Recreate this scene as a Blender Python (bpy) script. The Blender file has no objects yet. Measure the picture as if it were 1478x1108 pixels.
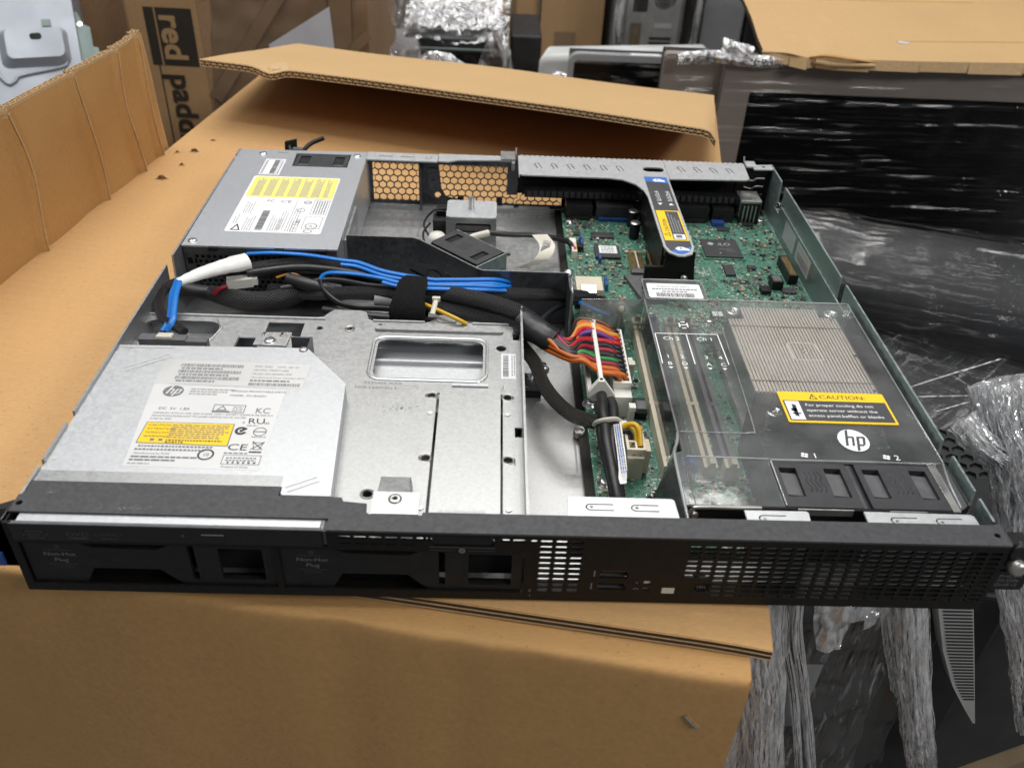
import bpy, bmesh, math, random
from mathutils import Matrix, Vector, noise
from mathutils.geometry import tessellate_polygon
random.seed(7)
PI = math.pi
C = bpy.context.scene.collection
MM = 0.001

# ------------------------------------------------------------------ materials
MATS = {}

class NT:
    """tiny wrapper to write node trees briefly"""
    def __init__(s, name):
        s.m = bpy.data.materials.new(name); s.m.use_nodes = True
        s.t = s.m.node_tree; s.t.nodes.clear()
        s.out = s.n('ShaderNodeOutputMaterial')
    def n(s, typ, ins=None, **kw):
        nd = s.t.nodes.new(typ)
        for k, v in kw.items(): setattr(nd, k, v)
        for k, v in (ins or {}).items():
            sock = nd.inputs[k]
            if isinstance(v, bpy.types.NodeSocket): s.t.links.new(v, sock)
            else:
                if sock.type == 'RGBA' and len(v) == 3: v = (*v, 1)
                sock.default_value = v
        return nd
    def l(s, a, b): s.t.links.new(a, b)
    def coord(s, kind='Object'): return s.n('ShaderNodeTexCoord').outputs[kind]
    def mapv(s, scale=(1, 1, 1), rot=(0, 0, 0), kind='Object'):
        return s.n('ShaderNodeMapping', {'Vector': s.coord(kind), 'Scale': scale, 'Rotation': rot}).outputs[0]
    def noise(s, scale, detail=3, vec=None, rough=.5):
        return s.n('ShaderNodeTexNoise', {'Vector': vec or s.coord(), 'Scale': scale, 'Detail': detail, 'Roughness': rough}).outputs['Fac']
    def ramp(s, fac, stops):
        r = s.n('ShaderNodeValToRGB', {'Fac': fac}); e = r.color_ramp.elements
        while len(e) < len(stops): e.new(.5)
        for k, (p, c) in enumerate(stops):
            e[k].position = p; e[k].color = (*c, 1) if len(c) == 3 else (c[0], c[0], c[0], 1)
        return r.outputs[0]
    def mix(s, f, a, b):
        m = s.n('ShaderNodeMix', data_type='RGBA')
        for sock, v in ((m.inputs[0], f), (m.inputs[6], a), (m.inputs[7], b)):
            if isinstance(v, bpy.types.NodeSocket): s.l(v, sock)
            else: sock.default_value = (*v, 1) if hasattr(v, '__len__') and len(v) == 3 else v
        return m.outputs[2]
    def math(s, op, a, b=0.0):
        m = s.n('ShaderNodeMath', operation=op)
        for k, v in ((0, a), (1, b)):
            if isinstance(v, bpy.types.NodeSocket): s.l(v, m.inputs[k])
            else: m.inputs[k].default_value = v
        return m.outputs[0]
    def bump(s, h, strength, dist=.001):
        return s.n('ShaderNodeBump', {'Height': h, 'Strength': strength, 'Distance': dist}).outputs[0]
    def bsdf(s, **ins):
        b = s.n('ShaderNodeBsdfPrincipled', {k.replace('_', ' '): v for k, v in ins.items()})
        return b
    def done(s, sh):
        s.l(sh.outputs[0] if hasattr(sh, 'outputs') else sh, s.out.inputs[0])
        MATS[s.m.name] = s.m
        return s.m

def plain(name, col, rough=.5, metal=0., var=.12, vs=120, bump=.0, bs=900, spec=.5, rv=.1):
    t = NT(name)
    f = t.noise(vs, 4)
    dark = tuple(c * (1 - var) for c in col); light = tuple(min(1, c * (1 + var)) for c in col)
    c = t.ramp(f, [(.3, dark), (.7, light)])
    r = t.ramp(t.noise(vs * .6, 3), [(.3, (max(0.02, rough - rv),)), (.7, (min(1, rough + rv),))])
    kw = dict(Base_Color=c, Roughness=r, Metallic=metal)
    kw['Specular_IOR_Level'] = spec
    if bump: kw['Normal'] = t.bump(t.noise(bs, 2), bump, .0004)
    return t.done(t.bsdf(**kw))

def steel(name, a, b, rough=.4, metal=.9, scale=260, rv=.08, fine=.05):
    t = NT(name)
    v = t.n('ShaderNodeTexVoronoi', {'Vector': t.coord(), 'Scale': scale})
    cell = t.n('ShaderNodeSeparateColor', {'Color': v.outputs['Color']}).outputs[0]
    c = t.ramp(cell, [(0., a), (1., b)])
    big = t.noise(14, 4)
    c = t.mix(t.ramp(big, [(.35, (0,)), (.8, (.16,))]), c, tuple(x * .72 for x in a))
    r = t.ramp(cell, [(0., (rough - rv,)), (1., (rough + rv,))])
    n = t.bump(t.noise(2500, 2), fine, .0003)
    return t.done(t.bsdf(Base_Color=c, Roughness=r, Metallic=metal, Normal=n))

steel('galvanised_steel', (.385, .39, .388), (.445, .45, .448), .38, .78, 700, .05)
steel('bright_steel', (.53, .545, .56), (.585, .595, .605), .42, .6, 700, .05)
steel('brushed_steel', (.53, .55, .58), (.57, .59, .62), .40, .72, 1400, .04)
steel('greenish_steel', (.30, .37, .36), (.37, .44, .43), .42, .8, 420)
steel('dark_steel', (.10, .105, .115), (.14, .145, .155), .38, .8, 350)
plain('screw_steel', (.6, .62, .62), .3, .95)
plain('nut_steel', (.45, .44, .42), .35, .9)
plain('black_paint', (.008, .0072, .0065), .42, 0., .3, 400, .35, 2600, .22)
plain('bezel_top_paint', (.045, .046, .050), .5, 0., .25, 500, .5, 3000)
plain('black_plastic', (.011, .011, .0115), .42, 0., .2, 200, .15, 1500, .3)
plain('gloss_black', (.006, .006, .007), .14, 0., .2, 60, 0, 900, .5, .04)
plain('fan_plastic', (.030, .030, .034), .5, 0., .2, 200, .25, 1800)
plain('grey_plastic', (.10, .10, .105), .5, 0., .15, 200)
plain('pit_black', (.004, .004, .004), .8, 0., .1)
plain('black_tape', (.016, .016, .017), .38, 0., .3, 90, .3, 200)
plain('velcro_black', (.009, .009, .010), .95, 0., .4, 900, 1., 2200, .15)
plain('white_plastic', (.68, .665, .61), .42, 0., .05, 60)
plain('cream_plastic', (.58, .52, .40), .42, 0., .07, 60)
plain('natural_nylon', (.60, .57, .48), .35, 0., .06, 80)
plain('paper_white', (.78, .78, .79), .55, 0., .03, 40)
plain('paper_drive', (.64, .64, .635), .42, .1, .03, 40)
plain('paper_silver', (.60, .60, .59), .38, .35, .03, 40)
plain('paper_yellow', (.86, .74, .18), .5, 0., .03, 50)
plain('label_yellow', (.90, .58, .01), .45, 0., .03, 50)
plain('label_dark', (.060, .060, .066), .45, 0., .06, 50)
plain('label_blue', (.05, .16, .52), .4, 0., .04, 50)
plain('ink_black', (.02, .02, .022), .5, 0., .05)
plain('ink_grey', (.16, .16, .17), .5, 0., .05)
plain('ink_pale', (.33, .33, .33), .5, 0., .05)
plain('ink_white', (.85, .85, .85), .5, 0., .03)
plain('ink_dim', (.055, .055, .058), .5, 0., .05)
plain('blue_cable', (.008, .165, .56), .32, 0., .08, 60)
plain('white_sleeve', (.74, .73, .70), .45, 0., .05, 60, .6, 60)
plain('chip_black', (.028, .028, .031), .5, 0., .1, 300, .1, 2000)
plain('solder', (.55, .55, .53), .3, .9)
plain('gold', (.62, .42, .14), .35, .8)
plain('capacitor_tan', (.36, .27, .17), .5, 0., .15, 300)
plain('blue_plastic', (.02, .06, .22), .4, 0., .1)
plain('aluminium', (.66, .60, .545), .42, .35, .05, 300)
plain('base_aluminium', (.42, .42, .41), .35, .85, .06, 300)
for nm, c in dict(red=(.45, .012, .02), orange=(.50, .115, .012), yellow=(.62, .36, .015), amber=(.62, .26, .03), black=(.012, .012, .013), brown=(.16, .06, .03),
                  purple=(.10, .03, .22), white=(.62, .60, .57), green=(.02, .22, .05), maroon=(.30, .012, .03), pink=(.5, .16, .16)).items():
    plain('wire_' + nm, c, .34, 0., .08, 60)

def braid(name, dark, light):
    t = NT(name)
    uv = t.n('ShaderNodeSeparateXYZ', {'Vector': t.coord('UV')})
    a = t.math('MULTIPLY', uv.outputs[0], 20.0); b = t.math('MULTIPLY', uv.outputs[1], .50)
    w1 = t.math('SINE', t.math('MULTIPLY', t.math('ADD', a, b), 2 * PI))
    w2 = t.math('SINE', t.math('MULTIPLY', t.math('SUBTRACT', a, b), 2 * PI))
    h = t.math('MAXIMUM', w1, w2)
    c = t.ramp(t.math('MULTIPLY', t.math('ADD', h, 1), .5), [(.45, dark), (.95, light)])
    return t.done(t.bsdf(Base_Color=c, Roughness=.42, Normal=t.bump(h, .9, .0006)))
braid('braided_sleeve', (.004, .004, .004), (.034, .034, .036))
braid('gold_fleck_sleeve', (.030, .020, .008), (.010, .010, .010))
braid('red_fleck_sleeve', (.035, .012, .012), (.024, .022, .023))

def clear(name, tint, haze, rough=.07, ior=1.45, bump=0.):
    t = NT(name)
    n = t.bump(t.noise(40, 3), bump, .001) if bump else None
    tr = t.n('ShaderNodeBsdfTransparent', {'Color': tint})
    gi = {'Color': (1, 1, 1), 'Roughness': rough}
    if n: gi['Normal'] = n
    gl = t.n('ShaderNodeBsdfGlossy', gi)
    df = t.n('ShaderNodeBsdfDiffuse', {'Color': (.7, .72, .72)})
    fr = t.n('ShaderNodeFresnel', {'IOR': ior})
    hz = t.ramp(t.noise(26, 5), [(.35, (haze * .4,)), (.75, (haze * 1.6,))])
    m1 = t.n('ShaderNodeMixShader', {0: hz, 1: tr.outputs[0], 2: df.outputs[0]})
    m2 = t.n('ShaderNodeMixShader', {0: fr.outputs[0], 1: m1.outputs[0], 2: gl.outputs[0]})
    return t.done(m2)
clear('clear_plastic', (.955, .955, .95), .085, .09, 1.45, .3)  # haze raised to stand in for ceiling reflections on the sheet
clear('clear_edge', (.70, .73, .72), .42, .1, 1.7)

def film(name, base, scale, lo, hi, hmin, hmax, gloss, rough, strength, ang=0.0, trans=.35, dist=.006):
    """stretch film: thin creased sheet; its white haze on the folds also stands in for glints"""
    t = NT(name)
    vr = t.n('ShaderNodeVectorRotate', {'Vector': t.coord(), 'Angle': ang}, rotation_type='Z_AXIS').outputs[0]
    v = t.n('ShaderNodeMapping', {'Vector': vr, 'Scale': scale}).outputs[0]
    f = t.noise(1, 2, v, .5); f2 = t.noise(2.3, 4, v, .62); f3 = t.noise(18, 3)
    h = t.math('ADD', f, t.math('MULTIPLY', f2, .16))
    n = t.bump(h, strength, dist)
    tr = t.n('ShaderNodeBsdfTransparent', {'Color': (.96, .96, .96)})
    df = t.n('ShaderNodeBsdfDiffuse', {'Color': base, 'Normal': n})
    tl = t.n('ShaderNodeBsdfTranslucent', {'Color': base, 'Normal': n})
    gl = t.n('ShaderNodeBsdfGlossy', {'Color': (1, 1, 1), 'Roughness': rough, 'Normal': n})
    cr = t.ramp(t.math('ADD', t.math('MULTIPLY', f2, .75), t.math('MULTIPLY', f3, .25)), [(lo, (hmin,)), (hi, (hmax,))])
    dm = t.n('ShaderNodeMixShader', {0: trans, 1: df.outputs[0], 2: tl.outputs[0]})
    m1 = t.n('ShaderNodeMixShader', {0: cr, 1: tr.outputs[0], 2: dm.outputs[0]})
    g = t.ramp(cr, [(0., (gloss,)), (1., (min(1, gloss * 2.2),))])
    m2 = t.n('ShaderNodeMixShader', {0: g, 1: m1.outputs[0], 2: gl.outputs[0]})
    return t.done(m2)
film('film_long', (.72, .70, .66), (1.6, 50, 60), .58, .68, .004, .36, .026, .07, 1., 0, .35, .010)
film('film_roll', (.80, .77, .73), (3.2, 105, 105), .58, .68, .0, .26, .06, .05, 1., .32, .35, .008)
film('film_cross', (.75, .73, .70), (3, 110, 60), .58, .66, .0, .34, .05, .05, 1., -.6, .35, .008)
film('film_cross_b', (.75, .73, .70), (3, 110, 60), .59, .66, .0, .32, .04, .05, 1., .5, .35, .008)
film('film_bunched', (.92, .92, .93), (75, 75, 7), .44, .56, .10, 1., .20, .06, 1., 0, .2, .016)
film('film_loose', (.90, .90, .92), (32, 32, 22), .48, .62, .04, .66, .12, .05, 1., 0, .35, .016)
film('film_hang', (.85, .85, .86), (85, 85, 5), .56, .68, .0, .40, .07, .06, 1., 0, .3, .010)

def film_strip():
    t = NT('film_strip')
    v = t.n('ShaderNodeMapping', {'Vector': t.coord(), 'Scale': (240, 240, 55)}).outputs[0]
    f = t.noise(1, 2, v)
    n = t.bump(f, .9, .003)
    tr = t.n('ShaderNodeBsdfTransparent', {'Color': (.97, .97, .97)}); df = t.n('ShaderNodeBsdfDiffuse', {'Color': (.93, .93, .94), 'Normal': n}); tl = t.n('ShaderNodeBsdfTranslucent', {'Color': (.93, .93, .94), 'Normal': n})
    gl = t.n('ShaderNodeBsdfGlossy', {'Color': (1, 1, 1), 'Roughness': .11, 'Normal': n})
    dm = t.n('ShaderNodeMixShader', {0: .4, 1: df.outputs[0], 2: tl.outputs[0]})
    m1 = t.n('ShaderNodeMixShader', {0: t.ramp(f, [(.40, (.35,)), (.58, (.92,))]), 1: tr.outputs[0], 2: dm.outputs[0]})
    return t.done(t.n('ShaderNodeMixShader', {0: .42, 1: m1.outputs[0], 2: gl.outputs[0]}))
film_strip()

def cardboard(name, col, dark=.86, flute=None, scuff=.25):
    t = NT(name)
    fib = t.noise(1, 4, t.mapv((260, 900, 260)))
    big = t.noise(7, 5)
    c = t.ramp(fib, [(.25, tuple(x * dark for x in col)), (.75, tuple(min(1, x * 1.06) for x in col))])
    c = t.mix(t.ramp(big, [(.45, (0,)), (.8, (scuff,))]), c, tuple(x * .70 for x in col))
    vf = t.n('ShaderNodeTexVoronoi', {'Vector': t.coord(), 'Scale': 240.})
    fl = t.n('ShaderNodeSeparateColor', {'Color': vf.outputs['Color']}).outputs[2]
    c = t.mix(t.math('MULTIPLY', t.math('MULTIPLY', t.math('LESS_THAN', vf.outputs['Distance'], .16), t.math('GREATER_THAN', fl, .9)), .45), c, tuple(x * .45 for x in col))
    c = t.mix(t.ramp(t.noise(1, 5, t.mapv((30, 9, 30))), [(.56, (0,)), (.72, (.16,))]), c, tuple(min(1, x * 1.22) for x in col))
    h = t.math('MULTIPLY', t.noise(300, 3), .25)
    if flute:
        w = t.n('ShaderNodeTexWave', {'Vector': t.mapv((1, 1, 1), (0, 0, flute[0])), 'Scale': flute[1], 'Distortion': .6, 'Detail': 1.0}, bands_direction='Y')
        h = t.math('ADD', h, t.math('MULTIPLY', w.outputs['Fac'], flute[2]))
    h = t.math('ADD', h, t.math('MULTIPLY', t.noise(22, 4), 1.2))
    return t.done(t.bsdf(Base_Color=c, Roughness=.72, Specular_IOR_Level=.3, Normal=t.bump(h, .35, .0012)))
KRAFT = (.55, .325, .138)
cardboard('kraft_board', KRAFT, .9, (.157, 38, .35))
cardboard('kraft_face', (.50, .285, .108), .90)
cardboard('kraft_edge', (.56, .38, .20), .8)
cardboard('kraft_inside', (.49, .272, .105), .9)
cardboard('kraft_far', (.42, .26, .13), .9)
cardboard('kraft_taped', (.36, .22, .12), .85, None, .5)
cardboard('kraft_pale', (.53, .345, .165), .92)
plain('torn_shade', (.33, .18, .07), .9, 0., .3, 300)  # torn board, darkened for the shade inside the holes
plain('flute_shade', (.055, .034, .018), .9, 0., .2)  # dark brown put in for the shade between the liners

def pcb():
    t = NT('circuit_board')
    co = t.coord()
    v1 = t.n('ShaderNodeTexVoronoi', {'Vector': co, 'Scale': 420.}, distance='CHEBYCHEV', feature='F1')
    v2 = t.n('ShaderNodeTexVoronoi', {'Vector': co, 'Scale': 700.}, distance='MANHATTAN', feature='F1')
    v3 = t.n('ShaderNodeTexVoronoi', {'Vector': co, 'Scale': 260.}, feature='DISTANCE_TO_EDGE')
    c = t.ramp(t.noise(60, 4), [(.3, (.028, .11, .072)), (.7, (.058, .175, .122))])
    c = t.mix(t.ramp(v3.outputs['Distance'], [(.03, (.75,)), (.07, (0,))]), c, (.14, .32, .235))
    rnd = t.n('ShaderNodeSeparateColor', {'Color': v1.outputs['Color']}).outputs[1]
    big = t.ramp(t.noise(45, 2), [(.45, (0,)), (.6, (1,))])
    spot = t.math('MULTIPLY', t.math('LESS_THAN', v1.outputs['Distance'], .30), t.math('GREATER_THAN', rnd, .45))
    c = t.mix(t.math('MULTIPLY', spot, big), c, (.50, .54, .47))
    rnd2 = t.n('ShaderNodeSeparateColor', {'Color': v2.outputs['Color']}).outputs[0]
    spot2 = t.math('MULTIPLY', t.math('LESS_THAN', v2.outputs['Distance'], .28), t.math('GREATER_THAN', rnd2, .60))
    c = t.mix(t.math('MULTIPLY', spot2, .6), c, (.33, .40, .33))
    t.done(t.bsdf(Base_Color=c, Roughness=.34))
pcb()

# ------------------------------------------------------------------ mesh builder (millimetres in, metres out)
def rrect(x0, y0, x1, y1, r, n=4):
    out = []
    for cx, cy, a0 in ((x1 - r, y1 - r, 0), (x0 + r, y1 - r, 90), (x0 + r, y0 + r, 180), (x1 - r, y0 + r, 270)):
        for k in range(n + 1):
            a = math.radians(a0 + 90 * k / n); out.append((cx + r * math.cos(a), cy + r * math.sin(a)))
    return out
def circ(x, y, r, n=16, ry=None): return [(x + r * math.cos(2 * PI * k / n), y + (ry or r) * math.sin(2 * PI * k / n)) for k in range(n)]
def rect(x0, y0, x1, y1): return [(x0, y0), (x1, y0), (x1, y1), (x0, y1)]
def T(x, y, z): return Matrix.Translation((x, y, z))
def frame(o, u, v, w=None):
    u = Vector(u).normalized(); v = Vector(v).normalized()
    w = Vector(w).normalized() if w is not None else u.cross(v).normalized()
    return Matrix(((u.x, v.x, w.x, o[0]), (u.y, v.y, w.y, o[1]), (u.z, v.z, w.z, o[2]), (0, 0, 0, 1)))
TOP = lambda z: T(0, 0, z)
FRONT = lambda y: frame((0, y, 0), (1, 0, 0), (0, 0, 1))          # u=x v=z w=-y (towards the viewer's side)
SIDE = lambda x: frame((x, 0, 0), (0, 1, 0), (0, 0, 1))            # u=y v=z w=x

_txt = {}
def text_tris(s):
    if s not in _txt:
        cu = bpy.data.curves.new('t', 'FONT'); cu.body = s; cu.size = 1; cu.resolution_u = 3
        o = bpy.data.objects.new('t', cu); C.objects.link(o)
        dg = bpy.context.evaluated_depsgraph_get(); dg.update()
        me = o.evaluated_get(dg).to_mesh()
        vs = [(v.co.x, v.co.y) for v in me.vertices]; fs = [tuple(p.vertices) for p in me.polygons]
        o.evaluated_get(dg).to_mesh_clear()
        bpy.data.objects.remove(o); bpy.data.curves.remove(cu)
        _txt[s] = (vs, fs, max([v[0] for v in vs], default=0))
    return _txt[s]

def catmull(pts, n):
    P = [Vector(p) for p in pts]
    if len(P) < 3: return [P[0].lerp(P[-1], k / n) for k in range(n + 1)]
    P = [P[0] * 2 - P[1]] + P + [P[-1] * 2 - P[-2]]
    out = []
    for i in range(1, len(P) - 2):
        a, b, c, d = P[i - 1:i + 3]
        for k in range(n):
            t = k / n
            out.append(.5 * ((2 * b) + (c - a) * t + (2 * a - 5 * b + 4 * c - d) * t * t + (3 * b - a - 3 * c + d) * t ** 3))
    out.append(P[-2]); return out

class MB:
    def __init__(s): s.v = []; s.f = []; s.m = []; s.sm = []; s.uv = []; s.mats = []
    def mi(s, name):
        if name not in s.mats: s.mats.append(name)
        return s.mats.index(name)
    def add(s, vs, fs, mat, smooth=False, uvs=None):
        b = len(s.v); s.v.extend(Vector(v) for v in vs); i = s.mi(mat)
        for k, f in enumerate(fs):
            s.f.append(tuple(b + j for j in f)); s.m.append(i); s.sm.append(smooth)
            s.uv.append(uvs[k] if uvs else None)
        return s
    def box(s, x0, x1, y0, y1, z0, z1, mat, M=None):
        vs = [Vector((x, y, z)) for z in (z0, z1) for y in (y0, y1) for x in (x0, x1)]
        if M is not None: vs = [M @ v for v in vs]
        return s.add(vs, [(0, 2, 3, 1), (4, 5, 7, 6), (0, 1, 5, 4), (2, 6, 7, 3), (0, 4, 6, 2), (1, 3, 7, 5)], mat)
    def hexa(s, b, t, mat):
        """eight corners: four of the bottom, four of the top, same order"""
        return s.add(list(b) + list(t), [(3, 2, 1, 0), (4, 5, 6, 7), (0, 1, 5, 4), (1, 2, 6, 5), (2, 3, 7, 6), (3, 0, 4, 7)], mat)
    def plate(s, outer, holes, t, M, mat, side=None, w0=0):
        loops = [list(outer)] + [list(h) for h in holes]
        tri = tessellate_polygon([[Vector((x, y, 0)) for x, y in lp] for lp in loops])
        flat = [p for lp in loops for p in lp]; n = len(flat)
        vs = [M @ Vector((x, y, w0)) for x, y in flat] + [M @ Vector((x, y, w0 + t)) for x, y in flat]
        fs = [(a + n, b + n, c + n) for a, b, c in tri] + [(c, b, a) for a, b, c in tri]
        s.add(vs, fs, mat)
        sd = []; o = 0
        for lp in loops:
            k = len(lp)
            for i in range(k): sd.append((o + i, o + (i + 1) % k, o + (i + 1) % k + n, o + i + n))
            o += k
        return s.add(vs, sd, side or mat)
    def flat(s, poly, M, mat, w=0): return s.add([M @ Vector((x, y, w)) for x, y in poly], [tuple(range(len(poly)))], mat)
    def ring(s, x, y, r0, r1, M, mat, w=0, n=20, sy=1):
        vs = [M @ Vector((x + r * math.cos(2 * PI * k / n), y + sy * r * math.sin(2 * PI * k / n), w)) for r in (r0, r1) for k in range(n)]
        return s.add(vs, [(k, (k + 1) % n, n + (k + 1) % n, n + k) for k in range(n)], mat)
    def outline(s, poly, M, mat, w=0, t=.4):
        n = len(poly)
        for i in range(n):
            a = Vector(poly[i]); b = Vector(poly[(i + 1) % n]); d = (b - a)
            if d.length < 1e-6: continue
            d.normalize(); q = Vector((-d.y, d.x)) * t / 2; e = d * t / 2
            s.flat([a - e - q, b + e - q, b + e + q, a - e + q], M, mat, w)
        return s
    def lathe(s, o, prof, mat, n=20, axis=(0, 0, 1), smooth=True, caps=True):
        ax = Vector(axis).normalized(); u = ax.orthogonal().normalized(); w = ax.cross(u); o = Vector(o)
        vs = [o + ax * h + (u * math.cos(2 * PI * k / n) + w * math.sin(2 * PI * k / n)) * r for r, h in prof for k in range(n)]
        fs = [(i * n + k, i * n + (k + 1) % n, (i + 1) * n + (k + 1) % n, (i + 1) * n + k) for i in range(len(prof) - 1) for k in range(n)]
        s.add(vs, fs, mat, smooth)
        if caps: s.add(vs, [tuple(range(n))[::-1], tuple((len(prof) - 1) * n + k for k in range(n))], mat)
        return s
    def cyl(s, p0, p1, r, mat, n=14): 
        d = Vector(p1) - Vector(p0); return s.lathe(p0, [(r, 0), (r, d.length)], mat, n, d)
    def tube(s, pts, r, mat, n=10, seg=6, ry=None, up=None, rad=None, jit=0, smooth=True):
        P = catmull(pts, seg); N = len(P); rings = []; L = 0; ls = []
        u = None
        for i, p in enumerate(P):
            d = (P[min(i + 1, N - 1)] - P[max(i - 1, 0)]).normalized()
            if i: L += (p - P[i - 1]).length
            ls.append(L)
            if up is not None: u = (Vector(up) - d * d.dot(Vector(up))).normalized()
            else:
                u = d.orthogonal().normalized() if u is None else (u - d * d.dot(u)).normalized()
            w = d.cross(u)
            k = rad(i / (N - 1)) if rad else 1
            ring = []
            for j in range(n):
                a = 2 * PI * j / n
                q = k * (1 + (jit * noise.noise(Vector((j * 1.7, i * .35, r))) if jit else 0))
                ring.append(p + w * math.cos(a) * r * q + u * math.sin(a) * (ry or r) * q)
            rings.append(ring)
        vs = [v for rg in rings for v in rg]; fs = []; uv = []
        for i in range(N - 1):
            for j in range(n):
                fs.append((i * n + j, i * n + (j + 1) % n, (i + 1) * n + (j + 1) % n, (i + 1) * n + j))
                uv.append(((j / n, ls[i]), ((j + 1) / n, ls[i]), ((j + 1) / n, ls[i + 1]), (j / n, ls[i + 1])))
        s.add(vs, fs, mat, smooth, uv)
        return s.add(vs, [tuple(range(n))[::-1], tuple((N - 1) * n + j for j in range(n))], mat)
    def text(s, st, size, M, x, y, mat, align='L', sx=1., shear=0., w=.0):
        vs, fs, W = text_tris(st)
        ox = {'L': 0, 'C': -W / 2, 'R': -W}[align]
        return s.add([M @ Vector((x + (vx + ox + shear * vy) * size * sx, y + vy * size, w)) for vx, vy in vs], fs, mat)
    def ticks(s, x0, x1, y, h, M, mat, w=0, word=(1.0, 3.2), gap=.5):
        """a line of writing too small to read"""
        x = x0
        while x < x1:
            l = min(random.uniform(*word), x1 - x)
            if l > .25: s.flat(rect(x, y, x + l, y + h), M, mat, w)
            x += l + gap
        return s
    def barcode(s, x0, x1, y0, y1, M, mat, w=0):
        x = x0
        while x < x1 - .2:
            l = random.choice((.2, .3, .45, .6)); s.flat(rect(x, y0, min(x + l, x1), y1), M, mat, w); x += l + random.choice((.2, .3, .4))
        return s
    def build(s, name, parent=None, bev=0, seg=2, recalc=True, sub=0, origin=None):
        me = bpy.data.meshes.new(name)
        if parent is None or origin == 'base':
            xs = [v.x for v in s.v]; ys = [v.y for v in s.v]; zs = [v.z for v in s.v]
            o0 = Vector(((min(xs) + max(xs)) / 2, (min(ys) + max(ys)) / 2, min(zs)))
        else: o0 = Vector((0, 0, 0))
        me.from_pydata([tuple((v - o0) * MM) for v in s.v], [], s.f)
        for n in s.mats: me.materials.append(MATS[n])
        for p, i, sm in zip(me.polygons, s.m, s.sm): p.material_index = i; p.use_smooth = sm
        if any(u for u in s.uv):
            ul = me.uv_layers.new(name='UVMap')
            for p, u in zip(me.polygons, s.uv):
                if u:
                    for li, c in zip(p.loop_indices, u): ul.data[li].uv = c
        if recalc:
            bm = bmesh.new(); bm.from_mesh(me); bmesh.ops.recalc_face_normals(bm, faces=bm.faces); bm.to_mesh(me); bm.free()
        o = bpy.data.objects.new(name, me); C.objects.link(o)
        if parent is not None:
            o.parent = parent
            if parent.parent is None: o.matrix_parent_inverse = Matrix.Translation(-parent.location)
        o.location = o0 * MM
        if bev:
            b = o.modifiers.new('bevel', 'BEVEL'); b.width = bev * MM; b.segments = seg; b.limit_method = 'ANGLE'; b.angle_limit = math.radians(50)
        return o

def thing(name, label, cat, loc, group=None):
    o = bpy.data.objects.new(name, None); C.objects.link(o); o.location = Vector(loc) * MM
    o.empty_display_size = .05
    o['label'] = label; o['category'] = cat
    if group: o['group'] = group
    return o
def tag(o, label=None, cat=None, group=None, kind=None):
    for k, v in (('label', label), ('category', cat), ('group', group), ('kind', kind)):
        if v: o[k] = v
    return o
# ================================================================== THE SERVER (mm: x to the right, y to the back, z up, front lower left corner at 0)
srv = thing('rack_server', 'open one-unit rack server without its lid, lying on the brown cardboard box', 'server', (217, 210, 0))

# ---- chassis
m = MB()
m.plate(rect(0, 8, 435, 418), [circ(238.7, 188, 2.2), circ(256, 117.5, 1.5)], 1.0, TOP(0), 'galvanised_steel')
def wall(gaps, y0, y1, low=1.0):
    """side profile (y, z) with slanted slots cut down from the rim"""
    top = 43; out = [(y0, low), (y1, low), (y1, top)]
    for a, b, zb in sorted(gaps, reverse=True):
        out += [(b, top), (b - 2, zb + 6), (b + 3, zb), (a + 1.5, zb), (a - 1.5, zb + 8), (a, top)]
    out += [(y0, top)]
    return out
m.plate(wall([(36, 40, 22), (67, 76, 20), (224, 236, 16), (398, 404, 22)], 15, 417), [], 1.2, SIDE(0), 'galvanised_steel')
m.build('chassis', srv)
chassis = [o for o in srv.children if o.name == 'chassis'][0]
m = MB()
m.plate(wall([(30, 35, 22), (60, 72, 18), (227, 237, 18), (378, 390, 20)], 15, 424), [], 1.2, SIDE(433), 'greenish_steel')
m.box(431.2, 432.8, 40, 416, 1, 6.0, 'greenish_steel'); m.box(431.6, 432.9, 90, 372, 6, 29, 'greenish_steel')
rw = m.build('side_wall', chassis, .25)
m = MB(); M = frame((431.5, 0, 0), (0, -1, 0), (0, 0, 1))
m.flat(rect(-354, 12, -325, 27), M, 'paper_silver', .05); m.flat(rect(-319, 12.5, -286, 27), M, 'paper_silver', .05)
m.outline(rect(-353, 13, -326, 26), M, 'ink_pale', .1, .3)
for k in range(6): m.ticks(-352, -328, 14.5 + k * 1.9, .7, M, 'ink_pale', .1)
m.barcode(-316, -289, 15, 21, M, 'ink_pale', .1)
for k in range(2): m.ticks(-316, -290, 22.6 + k * 1.6, .7, M, 'ink_pale', .1)
m.build('wall_label', chassis)

# ---- rear: honeycomb vent panel, flanges, expansion slot plate
m = MB(); RM = frame((0, 416, 0), (1, 0, 0), (0, 0, 1))
def honey(m, M, x0, x1, z0, z1, p, t, mat, hole=.80, skip=None):
    hx = p; hz = p * math.sqrt(3) / 2; R = p / math.sqrt(3)
    row = 0; z = z0 + hz * .6
    while z < z1 - hz * .3:
        x = x0 + (hx / 2 if row % 2 else 0) + hx * .5
        while x < x1 - hx * .3:
            ho = [(x + R * math.cos(PI / 6 + k * PI / 3) * 1.0, z + R * math.sin(PI / 6 + k * PI / 3)) for k in range(6)]
            if skip and skip(x, z): m.plate(ho, [], t, M, mat)
            else:
                hi = [(x + (a - x) * hole, z + (b - z) * hole) for a, b in ho]
                vs = [M @ Vector((a, b, w)) for w in (0, t) for l in (ho, hi) for a, b in l]
                fs = []
                for k in range(6):
                    j = (k + 1) % 6
                    fs += [(12 + k, 12 + j, 18 + j, 18 + k), (k, 6 + k, 6 + j, j), (6 + k, 18 + k, 18 + j, 6 + j)]
                m.add(vs, fs, mat)
            x += hx
        z += hz; row += 1
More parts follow.
